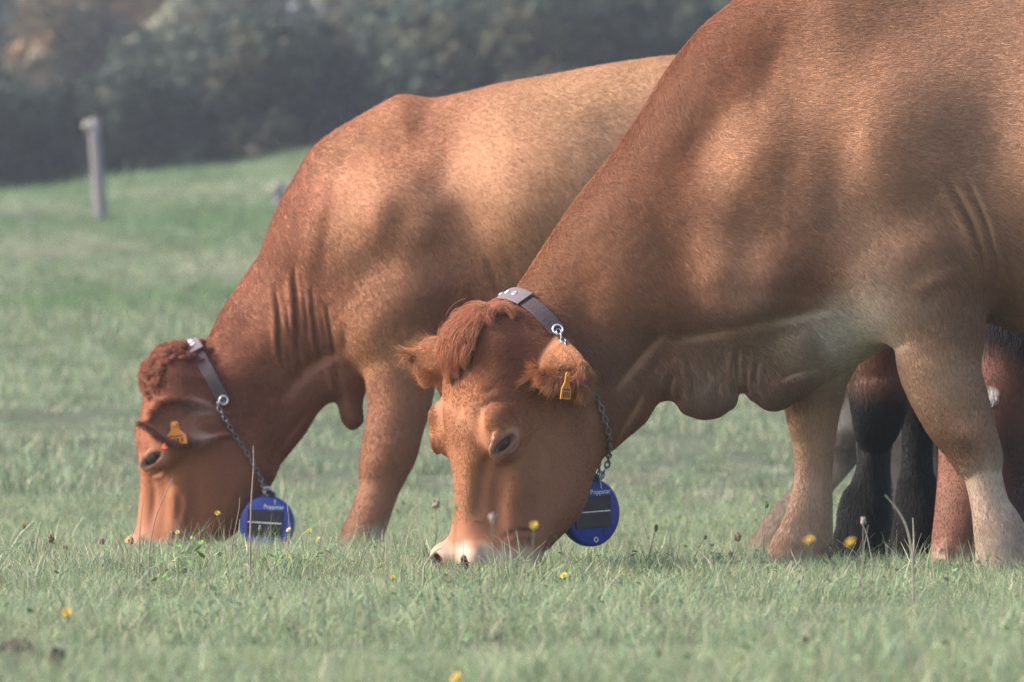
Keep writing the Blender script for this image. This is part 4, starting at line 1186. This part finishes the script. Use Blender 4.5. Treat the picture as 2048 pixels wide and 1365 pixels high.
# ------------------------------------------------------------------ ear tags
def tags_near(root, ears):
    e = ears[0]
    p = at(1133, 772, 19.62)
    ear_tag(root, p, (-.10, .0, -1), (.92, -.40, 0), .064, TAG_MAT)
def tags_back(root, ears, bvh):
    h = cam_hit(bvh, 352, 866)
    p = np.array(h[0]) + np.array([0, -.030, 0]) if h[0] is not None else at(352, 866, 23.6)
    ear_tag(root, p, (.13, .0, -1), (-.15, -1, -.1), .066, TAG_MAT, label='yellow tag with a printed number inside the ear')
    h2 = cam_hit(bvh, 326, 893)
    dd = (h2[0].y + 20 - .004) if h2[0] is not None else 23.62
    ear_tag(root, at(327, 886, dd), (.1, .0, -1), (-.7, -.7, 0), .034, TAG_RED, printed=False, label='orange red back piece of the tag under the ear')
tags_near(near_cow[0], near_cow[3])
tags_back(back_cow[0], back_cow[3], back_cow[1])

# ------------------------------------------------------------------ collars: leather strap over the neck, chain down to the solar tracker
STRAP = plain('strap_leather', (.070, .050, .054), rough=.6, bump=.5, scale=120, vary=.3, spec=.25)
STRAP_PALE = plain('strap_end_leather', (.15, .118, .125), rough=.55, bump=.5, scale=120, vary=.25, spec=.3)
STEEL = plain('zinc_chain', (.26, .27, .31), rough=.32, metal=.9, vary=.2, scale=80)
EYELET = plain('eyelet_metal', (.75, .74, .76), rough=.3, metal=.6)
BLUE = plain('blue_housing', (.020, .046, .30), rough=.38, vary=.10, scale=25, bump=.05)
BLACKP = plain('black_plastic', (.012, .012, .018), rough=.5)
WHITE = plain('white_print', (.85, .87, .92), rough=.6, vary=.05)

def torus_link(name, mat, a=.0095, b=.0058, r=.0021, ns=14, nt=6):
    """oval chain link, long axis along local X, in the local XY plane"""
    V, Q = [], []
    for i in range(ns):
        t = 2 * math.pi * i / ns
        c = np.array([a * math.cos(t), b * math.sin(t), 0]); o = unit(np.array([b * math.cos(t), a * math.sin(t), 0]))
        for j in range(nt):
            p = 2 * math.pi * j / nt
            V.append(c + r * (math.cos(p) * o + math.sin(p) * np.array([0, 0, 1])))
    for i in range(ns):
        for j in range(nt):
            Q.append([i * nt + j, ((i + 1) % ns) * nt + j, ((i + 1) % ns) * nt + (j + 1) % nt, i * nt + (j + 1) % nt])
    return mesh_from(name, V, Q, mat)
LINK = torus_link('chain_link', STEEL)
RING = torus_link('ring', EYELET, .012, .012, .0028, 18, 6)
EYE_RING = torus_link('eyelet', EYELET, .0055, .0055, .0019, 14, 6)

def place(name, data, parent, pos, xdir, zdir):
    x = unit(xdir); z = unit(np.asarray(zdir) - (np.asarray(zdir) @ x) * x); y = np.cross(z, x)
    o = bpy.data.objects.new(name, data); COL.objects.link(o); o.parent = parent
    M = Matrix(((x[0], y[0], z[0], pos[0]), (x[1], y[1], z[1], pos[1]), (x[2], y[2], z[2], pos[2]), (0, 0, 0, 1)))
    o.matrix_parent_inverse = world_mat(parent).inverted()
    o.matrix_basis = M
    return o

def lay_chain(parent, pts, seedang=0):
    pts = np.asarray(pts, float); pts = catmull(pts, 30 * len(pts))
    seg = np.r_[0, np.cumsum(np.linalg.norm(np.diff(pts, axis=0), axis=1))]
    step = .0150; n = int(seg[-1] / step)
    for i in range(n + 1):
        s_ = min((i + .5) * step, seg[-1]); p = np.array([np.interp(s_, seg, pts[:, k]) for k in range(3)])
        q = np.array([np.interp(min(s_ + .004, seg[-1]), seg, pts[:, k]) for k in range(3)]); b = np.array([np.interp(max(s_ - .004, 0), seg, pts[:, k]) for k in range(3)])
        t = unit(q - b)
        z = np.array([.15, -1, .2]) if (i + seedang) % 2 == 0 else np.cross(t, np.array([.15, -1, .2]))
        place('chain_link', LINK, parent, p, t, z)

def strap_mesh(P, Wd, Nn, width, thick, mat, name):
    P, Wd, Nn = map(np.asarray, (P, Wd, Nn)); n = len(P); V, Q = [], []
    prof = [(-.5, 0), (-.5, .8), (-.44, 1), (.44, 1), (.5, .8), (.5, 0)]
    for p, w, m in zip(P, Wd, Nn):
        for x, h in prof: V.append(p + w * x * width + m * h * thick)
    k = len(prof)
    for i in range(n - 1):
        for j in range(k): Q.append([i * k + j, i * k + (j + 1) % k, (i + 1) * k + (j + 1) % k, (i + 1) * k + j])
    Q.append(list(range(k))); Q.append([(n - 1) * k + j for j in range(k - 1, -1, -1)])
    return mesh_from(name, V, Q, mat, False)

def collar(label, bvh, d, crest, throat, side, bulge_dy, width, ang0, ang1, flap, chain_px, chain_d, far_ang):
    """ring of the strap lies in the plane through crest, throat and the bulge on the near side"""
    a = at(*crest, d); b = at(*throat, d)
    c = (a + b) / 2; u = unit(a - c)
    sp = at(*side, d); sp[1] += bulge_dy
    v = unit((sp - c) - ((sp - c) @ u) * u); w = np.cross(u, v)
    def ring(t):
        dr = math.cos(t) * u + math.sin(t) * v
        h = bvh.ray_cast(Vector(c), Vector(dr), .6)
        return (np.array(h[0]) if h[0] is not None else c + dr * .2), dr
    def path(t0, t1, n, off):
        T = np.linspace(t0, t1, n); P = np.array([ring(t)[0] for t in T]); Dr = np.array([ring(t)[1] for t in T])
        for _ in range(3): P[1:-1] = .25 * P[:-2] + .5 * P[1:-1] + .25 * P[2:]
        R = np.linalg.norm(P - c, axis=1)
        tg = np.gradient(P, axis=0); Nn = np.array([unit(np.cross(w, t_)) for t_ in tg]); Nn *= np.sign((Nn * Dr).sum(1))[:, None]
        return P + Nn * off, np.repeat(w[None], n, 0), Nn
    root = thing('cow_collar', a, label, 'collar', 'collars worn by the cows')
    P, Wd, Nn = path(-far_ang, ang1, 40, .009)
    link('strap', strap_mesh(P, Wd, Nn, width, .004, STRAP, 'strap'), root)
    P2, Wd2, Nn2 = path(flap[0], flap[1], 14, .0145)
    fl = link('strap_end', strap_mesh(P2, Wd2, Nn2, width * 1.22, .004, STRAP_PALE, 'strap_end'), root)
    for f in (.28, .5, .72):
        i = int(f * 13)
        place('eyelet', EYE_RING, root, P2[i] + Nn2[i] * .0048, np.cross(w, Nn2[i]), Nn2[i])
    # ring where the chain is hooked on, then the chain
    e = P[-1] + Nn[-1] * .006
    place('ring', RING, root, e, w, Nn[-1])
    pts = [e]
    for px, py, dd in chain_px:
        if dd is None:
            h = cam_hit(bvh, px, py)
            y = h[0].y - .012 if h[0] is not None else chain_d - 20
            pts.append(at(px, py, y + 20))
        else: pts.append(at(px, py, dd))
    lay_chain(root, pts)
    # the chain goes on up the far side of the throat to the other end of the strap
    e2 = P[0] + Nn[0] * .006
    T = np.linspace(-far_ang, -math.pi * .93, 10)
    back = [ring(t)[0] + ring(t)[1] * .012 for t in T]
    lay_chain(root, [e2] + back[1:] + [pts[-1] + np.array([0, .03, .01])], 1)
    return root, pts[-1]

def tracker(label, pos, face_yaw, roll, radius, thick, squash=1.0):
    """blue puck: bevelled round housing, dark solar panel, print, screws, black hanger on top; face along local -Y"""
    root = thing('solar_tracker', pos, label, 'tracker', 'blue solar trackers hung on the collars', (0, roll, face_yaw))
    R, k = radius, 48
    prof = [(0, 0), (.90, 0), (.965, .05), (1, .16), (1, .55), (.95, .85), (.86, 1), (0, 1)]
    V, Q = [], []
    for r_, y in prof[1:-1]:
        for j in range(k):
            t = 2 * math.pi * j / k
            V.append((R * r_ * math.cos(t), y * thick, R * r_ * math.sin(t)))
    m = len(prof) - 2
    for i in range(m - 1):
        for j in range(k): Q.append([i * k + j, i * k + (j + 1) % k, (i + 1) * k + (j + 1) % k, (i + 1) * k + j])
    Q.append([j for j in range(k - 1, -1, -1)]); Q.append([(m - 1) * k + j for j in range(k)])
    def loc(name, me, parent=root):
        o = bpy.data.objects.new(name, me); COL.objects.link(o); o.parent = parent; return o
    loc('housing', mesh_from('housing', V, Q, BLUE))
    def slab(name, x0, x1, z0, z1, y, h, mat, parent=root):
        b = min(h * .8, .0012)
        V = [(x0, y, z0), (x1, y, z0), (x1, y, z1), (x0, y, z1), (x0 + b, y - h, z0 + b), (x1 - b, y - h, z0 + b), (x1 - b, y - h, z1 - b), (x0 + b, y - h, z1 - b)]
        return loc(name, mesh_from(name, V, [[4, 5, 6, 7], [0, 1, 5, 4], [1, 2, 6, 5], [2, 3, 7, 6], [3, 0, 4, 7]], mat, False), parent)
    r = R
    pan = slab('solar_panel', -.70 * r, .62 * r, -.46 * r, .48 * r, -.0005, .0025, PANEL)
    for i in range(5): slab('cell_line', (-.66 + .25 * i) * r, (-.66 + .25 * i + .238) * r, .015 * r, .052 * r, -.0030, .0006, WHITE, pan)
    for x in (-.34, .30): slab('screw_hole', (x - .022) * r, (x + .022) * r, -.585 * r, -.545 * r, -.0004, .0006, BLACKP)
    slab('seam', .33 * r, .345 * r, -.72 * r, -.48 * r, -.0004, .0006, BLACKP)
    o = loc('screw', EYE_RING); o.location = (.03 * r, -.001, -.80 * r); o.rotation_euler = (math.pi / 2, 0, 0)
    cu = bpy.data.curves.new('lettering', 'FONT'); cu.body = 'Poppstar'; cu.size = .21 * r; cu.align_x = 'CENTER'; cu.extrude = .0004
    tmp = bpy.data.objects.new('lettering_curve', cu); COL.objects.link(tmp)
    me = bpy.data.meshes.new_from_object(tmp.evaluated_get(bpy.context.evaluated_depsgraph_get()))
    bpy.data.objects.remove(tmp); me.materials.clear(); me.materials.append(WHITE)
    t = loc('lettering', me); t.location = (.26 * r, -.0012, .545 * r); t.rotation_euler = (math.pi / 2, 0, 0)
    pts = [(.30, .95), (.27, .90), (.31, .85), (.28, .80), (.33, .755)]
    V, Q = [], []
    for x, z in pts: V += [((x - .012) * r, -.0012, z * r - .06 * r), ((x + .012) * r, -.0012, z * r - .06 * r)]
    for i in range(4): Q.append([2 * i, 2 * i + 1, 2 * i + 3, 2 * i + 2])
    loc('emblem', mesh_from('emblem', V, Q, WHITE, False))
    # hanger lug
    lug = []
    V, Q = [], []
    for y in (.006, thick * .7):
        for x, z in [(-.26, .80), (-.22, 1.10), (-.10, 1.20), (.10, 1.20), (.22, 1.10), (.26, .80)]: V.append((x * r, y - .004, z * r))
    Q = [[5, 4, 3, 2, 1, 0], [6, 7, 8, 9, 10, 11]] + [[i, (i + 1) % 6, (i + 1) % 6 + 6, i + 6] for i in range(6)]
    loc('hanger', mesh_from('hanger', V, Q, BLACKP, False))
    o = loc('ring', RING); o.location = (0, .004, 1.16 * r); o.rotation_euler = (math.pi / 2, 0, .5)
    return root

def panel_material():
    m, n, l, b = new_mat('solar_cells')
    tc = n.new('ShaderNodeTexCoord'); mp = n.new('ShaderNodeMapping'); mp.inputs['Scale'].default_value = (1, 1, 1)
    wv = n.new('ShaderNodeTexWave'); wv.wave_type = 'BANDS'; wv.bands_direction = 'X'; wv.inputs['Scale'].default_value = 160
    l.new(tc.outputs['Object'], wv.inputs['Vector'])
    r = n.new('ShaderNodeValToRGB'); r.color_ramp.elements[0].position = .02; r.color_ramp.elements[0].color = (.03, .032, .05, 1); r.color_ramp.elements[1].position = .12; r.color_ramp.elements[1].color = (.012, .013, .024, 1)
    l.new(wv.outputs['Fac'], r.inputs['Fac']); l.new(r.outputs['Color'], b.inputs['Base Color'])
    b.inputs['Roughness'].default_value = .25
    return m
PANEL = panel_material()

nb, bb = near_cow[1], back_cow[1]
collar('brown leather and chain collar on the near cow with three eyelets showing', nb, 20.0, (1002, 606), (1212, 915), (1152, 738), -.14, .040, 0, 1.1, (.0, .60),
       [(1165, 760, None), (1187, 785, None), (1203, 818, None), (1214, 850, None), (1219, 882, None), (1216, 925, 20.0), (1200, 958, 20.0)], 20.0, 1.3)
tracker('blue solar tracker disc showing its white lettering under the near cow\'s jaw', at(1188, 1026, 20.02), math.radians(36), math.radians(-3), 68 * 19.9 / F, .042)
collar('brown leather and chain collar on the farther cow, buckled behind its ear', bb, 24.0, (390, 703), (528, 968), (450, 805), -.10, .036, 0, 1.2, (-.1, .42),
       [(436, 810, None), (450, 838, None), (468, 868, None), (490, 900, None), (507, 928, None), (520, 955, None), (530, 985, 23.84)], 23.84, 1.3)
tracker('blue solar tracker disc half sunk in grass under the farther cow\'s jaw', at(532, 1048, 23.86), math.radians(-14), math.radians(3), 56 * 23.9 / F, .042)
# ------------------------------------------------------------------ flowers, seed heads, dry stalks, dung, broad leaves
STEM = plain('stem', (.15, .20, .09), rough=.7, vary=.25)
STRAW = plain('straw', (.30, .27, .20), rough=.8, vary=.25)
STALK = plain('dead_stalk', (.26, .20, .17), rough=.9, vary=.3)
PETAL = plain('yellow_petal', (.68, .44, .035), rough=.6, vary=.15, scale=300)
PETAL_PALE = plain('pale_petal', (.72, .58, .24), rough=.6, vary=.15, scale=300)
SEED = plain('brown_seedhead', (.20, .13, .085), rough=.9, vary=.35, scale=400)
FLUFF = plain('pale_seedhead', (.30, .245, .205), rough=.95, vary=.2, scale=400)
SEPAL = plain('sepal', (.13, .17, .07), rough=.8)

def stem_path(x, d, top, lean, n=7):
    z0 = float(gz(np.array([x - lean]), np.array([d]))[0]) - .01
    t = np.linspace(0, 1, n)
    return np.stack([x - lean * (1 - t ** 1.6), np.full(n, d - 20) + .01 * np.sin(3 * t), z0 + (top - z0) * t], 1)

def tube(name, P, r0, r1, mat, k=5):
    V, Q = [], []
    n = len(P)
    for i, p in enumerate(P):
        t = unit(P[min(i + 1, n - 1)] - P[max(i - 1, 0)]); a = unit(np.cross(t, (0.3, 1, .1))); b = np.cross(t, a)
        r = r0 + (r1 - r0) * i / (n - 1)
        for j in range(k):
            an = 2 * math.pi * j / k; V.append(p + r * (math.cos(an) * a + math.sin(an) * b))
    for i in range(n - 1):
        for j in range(k): Q.append([i * k + j, i * k + (j + 1) % k, (i + 1) * k + (j + 1) % k, (i + 1) * k + j])
    return mesh_from(name, V, Q, mat)

def flower_head(name, c, R, mat, r, up=.6, layers=3, npet=15):
    V, Q = [], []
    ax = unit(np.array([r.normal(0, .3), -.55 + r.normal(0, .2), up])); a = unit(np.cross(ax, (1, .2, 0))); b = np.cross(ax, a)
    for L in range(layers):
        rr = R * (1 - .26 * L); tilt = .15 + .38 * L
        for i in range(npet):
            an = 2 * math.pi * (i + .5 * L) / npet + r.normal(0, .06); q = rr * r.uniform(.88, 1.08)
            dr = math.cos(an) * a + math.sin(an) * b; sd = -math.sin(an) * a + math.cos(an) * b
            w = 2.3 * rr / npet
            e = dr * math.cos(tilt) + ax * math.sin(tilt)
            s = len(V)
            V += [c + sd * w * .3, c - sd * w * .3, c + e * q * .9 - sd * w * .6, c + e * q, c + e * q * .9 + sd * w * .6]
            Q.append([s, s + 1, s + 2, s + 3, s + 4])
    return mesh_from(name, V, Q, mat, False)

def blob(name, c, rx, rz, mat, r, seg=8, rough_=.18):
    V, Q = [], []
    for i in range(seg + 1):
        for j in range(2 * seg):
            th, ph = math.pi * i / seg, math.pi * j / seg
            k = 1 + rough_ * r.normal()
            V.append(c + np.array([rx * math.sin(th) * math.cos(ph), rx * math.sin(th) * math.sin(ph), rz * math.cos(th)]) * (k if 0 < i < seg else 1))
    m = 2 * seg
    for i in range(seg):
        for j in range(m): Q.append([i * m + j, (i + 1) * m + j, (i + 1) * m + (j + 1) % m, i * m + (j + 1) % m])
    return mesh_from(name, V, Q, mat, False)

fr = np.random.default_rng(77)
def flower(px, py, d, size_px, label, mat=None, lean=0.0):
    p = at(px, py, d); R = size_px / 2 * d / F
    P = stem_path(p[0], d, p[2], lean)
    root = thing('yellow_flower', P[0], label, 'flower', 'small flowers in the grass')
    link('stem', tube('stem', P, .0011, .0009, STEM), root)
    link('sepals', blob('sepals', P[-1] - np.array([0, 0, R * .35]), R * .34, R * .55, SEPAL, fr, 6, .08), root)
    link('petals', flower_head('petals', P[-1], R * .86, mat or PETAL, fr), root)
FL = [(912, 1011, 15.6, 20, 'pale yellow flower before the near cow\'s nose bridge', PETAL_PALE), (1068, 1051, 15.6, 24, 'yellow flower standing before the near cow\'s chin', None),
      (1411, 1073, 19.9, 16, 'crisp little yellow flower in open grass between tracker and far foreleg', None), (1619, 1081, 13.4, 27, 'soft yellow flower in front of the near cow\'s left-hand hoof', None),
      (1701, 1085, 13.2, 25, 'soft orange yellow flower before the horse\'s black leg', None), (1128, 1152, 18.9, 19, 'low yellow flower in the turf below the near cow\'s tracker', None),
      (435, 1027, 18.6, 16, 'yellow flower on a tall stem before the farther cow\'s cheek', None), (48, 1050, 24.6, 24, 'yellow flower alone in the grass left of the farther cow\'s muzzle', None),
      (134, 1226, 15.2, 28, 'blurred yellow flower in the grass above the brown dung', None), (913, 1357, 13.3, 34, 'blurred yellow flower cut by the bottom edge of the photograph', None),
      (638, 1080, 23.0, 22, 'pale yellow flower left of the farther cow\'s front hoof', PETAL_PALE), (619, 1062, 23.4, 14, 'tiny yellow flower beside the farther cow\'s tracker', None),
      (355, 1065, 19.0, 13, 'closed pale flower bud before the farther cow\'s lower jaw', PETAL_PALE), (1297, 1215, 17.2, 16, 'tiny orange flower low in the turf right of centre', None),
      (785, 1155, 18.2, 15, 'narrow orange yellow flower below the farther cow\'s hoof', None), (577, 1060, 20.0, 14, 'peach coloured flower bud against the farther cow\'s tracker', PETAL_PALE)]
for px, py, d, s_, lb, m in FL: flower(px, py, d, s_, lb, m, fr.normal(0, .02))

def seedhead(px, py, d, w_px, h_px, label, mat, lean):
    p = at(px, py, d); P = stem_path(p[0], d, p[2], lean)
    root = thing('seed_head', P[0], label, 'seed head', 'dry seed heads in the grass')
    link('stem', tube('stem', P, .0010, .0008, STALK), root)
    link('head', blob('head', P[-1], w_px / 2 * d / F, h_px / 2 * d / F, mat, fr, 7, .22), root)
for a in [(102, 1077, 20.4, 13, 17, 'brown plantain seed head at far left, tallest of three', SEED, .004), (204, 1083, 20.6, 12, 11, 'brown seed head midway between far left plantain and farther cow', SEED, .01),
          (130, 1096, 20.6, 12, 8, 'small low seed head beside the tallest plantain', SEED, .0), (345, 1069, 20.6, 9, 16, 'brown seed head before the farther cow\'s jaw', SEED, .01),
          (1460, 1108, 19.8, 9, 11, 'tiny dark seed head nearest the near cow\'s far foreleg', SEED, -.006), (1476, 1074, 19.4, 12, 17, 'brown upright seed head left of the near cow\'s far hoof', SEED, .002),
          (1312, 1056, 20.0, 7, 14, 'green bud on a leaning stem between tracker and far foreleg', SEPAL, .02), (1533, 1010, 19.2, 8, 13, 'green bud on a tall thin stem before the far foreleg', SEPAL, .02),
          (987, 1036, 14.6, 16, 18, 'pale fluffy seed head before the near cow\'s nose', FLUFF, .01), (872, 1008, 23.5, 15, 17, 'pale fluffy seed head left of the near cow\'s nose', FLUFF, .0),
          (1727, 1042, 17.6, 12, 14, 'brown tipped thick stem before the horse\'s black leg', FLUFF, .002), (1424, 1126, 19.6, 10, 10, 'small round seed head low in the grass near the horse side', SEED, .0),
          (520, 1057, 19.6, 7, 12, 'small green bud crossing the farther cow\'s tracker', SEPAL, .014), (262, 1082, 20.5, 10, 14, 'brown seed head just left of the farther cow\'s muzzle', SEED, .0)]:
    seedhead(*a)

def stalk(pts, d, w_px, label, mat, beads=False):
    P = catmull(np.array([at(px, py, d) for px, py in pts]), 14)
    z = float(gz(np.array([P[0, 0]]), np.array([d]))[0]) - .01
    P[0, 2] = min(P[0, 2], z)
    root = thing('grass_stalk', P[0], label, 'grass stalk', 'tall dry stalks in the grass')
    r = .6 * w_px / 2 * d / F
    link('stem', tube('stem', P, r, r * .6, mat), root)
    if beads:
        V, Q = [], []
        for i in range(26):
            t = .52 + .47 * i / 25; j = t * 13; k = int(j); p = P[k] + (P[min(k + 1, 13)] - P[k]) * (j - k)
            sd = (-1) ** i; o = np.array([sd * 1.4 * r, 0, 0]); h = np.array([sd * .6 * r, 0, 4 * r]); b = len(V)
            V += [p, p + o + h * .4, p + h, p - o * .2 + h * .5]; Q.append([b, b + 1, b + 2, b + 3])
        link('spike', mesh_from('spike', V, Q, STRAW, False), root)
for a in [([(500, 1100), (503, 1000), (507, 940), (507, 892)], 19.0, 7, 'thick brown dead stalk crossing the farther cow\'s tracker', STALK), ([(296, 1115), (310, 1040), (330, 990), (345, 957)], 18.8, 5, 'leaning pinkish stalk across the farther cow\'s face', STALK),
          ([(278, 1110), (280, 1060), (283, 1030), (286, 1002)], 19.0, 4, 'short pale stalk along the farther cow\'s nose', STALK), ([(258, 1112), (263, 1075), (272, 1050), (275, 1034)], 19.4, 3, 'curved straw in front of the farther cow\'s muzzle', STRAW),
          ([(832, 1098), (833, 1040), (838, 970), (846, 930)], 22.0, 3, 'thin grass stalk with a spike between the two cows', STRAW, True), ([(580, 1100), (577, 1030), (570, 975), (563, 937)], 22.0, 3, 'thin spiked grass stalk just right of farther cow\'s tracker', STRAW, True),
          ([(606, 1110), (602, 1040), (594, 990), (588, 950)], 22.4, 2.6, 'second thin spiked grass stalk beside the farther cow\'s tracker', STRAW, True), ([(-10, 1075), (8, 1042), (28, 1022), (48, 1013)], 19.2, 3, 'arched dry grass stalk at the left edge', STRAW, True),
          ([(462, 1105), (470, 1060), (478, 1020), (480, 995)], 20.0, 4, 'faint brown stalk before the farther cow\'s chin', STALK), ([(1828, 1128), (1815, 1060), (1795, 1020), (1770, 990)], 17.2, 8, 'blurred pale stalk leaning left between the horse\'s legs', STRAW),
          ([(1826, 1140), (1828, 1090), (1827, 1060), (1826, 1036)], 18.4, 7, 'upright cut stalk before the horse\'s second leg', STRAW), ([(1745, 1130), (1738, 1090), (1730, 1060), (1722, 1046)], 18.6, 4, 'thin stalk leaning before the horse\'s first leg', STRAW),
          ([(1790, 1150), (1815, 1130), (1838, 1108), (1840, 1100)], 18.4, 6, 'dry straw lying aslant by the horse\'s hooves', STRAW), ([(845, 1140), (858, 1118), (870, 1104), (884, 1096)], 18.6, 7, 'pale dry straw leaning beside the near cow\'s muzzle', STRAW),
          ([(1300, 1108), (1290, 1060), (1280, 1032), (1264, 1010)], 22.0, 4, 'faint dry stalk right of the near cow\'s tracker', STRAW)]:
    stalk(*a)

DUNG = plain('old_dung', (.085, .058, .045), rough=.95, bump=.8, scale=60, vary=.35)
def dung(px, py, d, w, h, label):
    x, _, _ = at(px, py, d); z = float(gz(np.array([x]), np.array([d]))[0])
    link_o = link('dung', blob('dung', np.array([x, d - 20, z + h * .35]), w / 2 * d / F, h, DUNG, fr, 9, .12)); tag(link_o, label, 'dung', 'old dung in the pasture')
dung(38, 1290, 14.3, 85, .035, 'largest clod of brown dung at the lower left')
dung(112, 1302, 14.0, 40, .028, 'small dark clod of dung beside the largest one')
dung(1225, 1140, 18.8, 60, .018, 'flat brown patch of dung right of the near cow\'s muzzle')
dung(382, 596, 56, 40, .05, 'reddish brown heap up the slope left of the farther cow\'s neck')

BROAD = plain('bright_leaf', (.16, .34, .05), rough=.55, vary=.2, scale=90)
def broad_plant(px, py, d, label, n, size):
    x, _, zt = at(px, py, d); z = float(gz(np.array([x]), np.array([d]))[0])
    root = thing('leafy_weed', (x, d - 20, z), label, 'weed', 'bright green weeds in the grass')
    base = None
    for i in range(n):
        an = fr.uniform(0, 6.28); h = z + (zt - z) * fr.uniform(.55, 1.1); c = np.array([x + fr.normal(0, .012), d - 20 + fr.normal(0, .012), h])
        dr = np.array([math.cos(an), math.sin(an), fr.uniform(.1, .6)]); sd = np.array([-math.sin(an), math.cos(an), 0]); s = size * fr.uniform(.7, 1.2)
        V = [c, c + s * (.3 * dr + .3 * sd), c + s * (.75 * dr + .25 * sd) + (0, 0, .1 * s), c + s * dr, c + s * (.75 * dr - .25 * sd) + (0, 0, .1 * s), c + s * (.3 * dr - .3 * sd)]
        link('leaf', mesh_from('leaf', V, [[0, 1, 2, 3], [0, 3, 4, 5]], BROAD, False), root)
    link('stem', tube('stem', np.array([[x, d - 20, z - .01], [x + .002, d - 20, (z + zt) / 2], [x, d - 20, zt]]), .0014, .001, STEM), root)
_p = at(1661, 1102, 20.10)
dc = link('dewclaw', sphere_data('dewclaw', _p, np.array([.011, .012, .016]), np.eye(3), HOOF_MAT, 8), near_cow[0])
broad_plant(398, 1098, 18.4, 'bright green weed before the farther cow\'s jaw', 9, .022)
broad_plant(320, 1132, 17.6, 'low bright green weed beneath the farther cow\'s nose', 6, .02)
# ------------------------------------------------------------------ the air
def haze_box():
    x0, x1, y0, y1, z0, z1 = -112, 112, -24, 520, -3, 36
    V = [(x, y, z) for x in (x0, x1) for y in (y0, y1) for z in (z0, z1)]
    Fc = [[0, 1, 3, 2], [4, 6, 7, 5], [0, 4, 5, 1], [2, 3, 7, 6], [0, 2, 6, 4], [1, 5, 7, 3]]
    m = bpy.data.materials.new('air'); m.use_nodes = True; n = m.node_tree.nodes
    n.remove(n['Principled BSDF'])
    v = n.new('ShaderNodeVolumePrincipled')
    v.inputs['Color'].default_value = (.82, .89, 1.0, 1)
    v.inputs['Density'].default_value = HAZE
    v.inputs['Anisotropy'].default_value = 0.3
    m.node_tree.links.new(v.outputs[0], n['Material Output'].inputs['Volume'])
    o = link('haze', mesh_from('haze', V, Fc, m, False)); o['kind'] = 'stuff'
HAZE = 0.0008
haze_box()
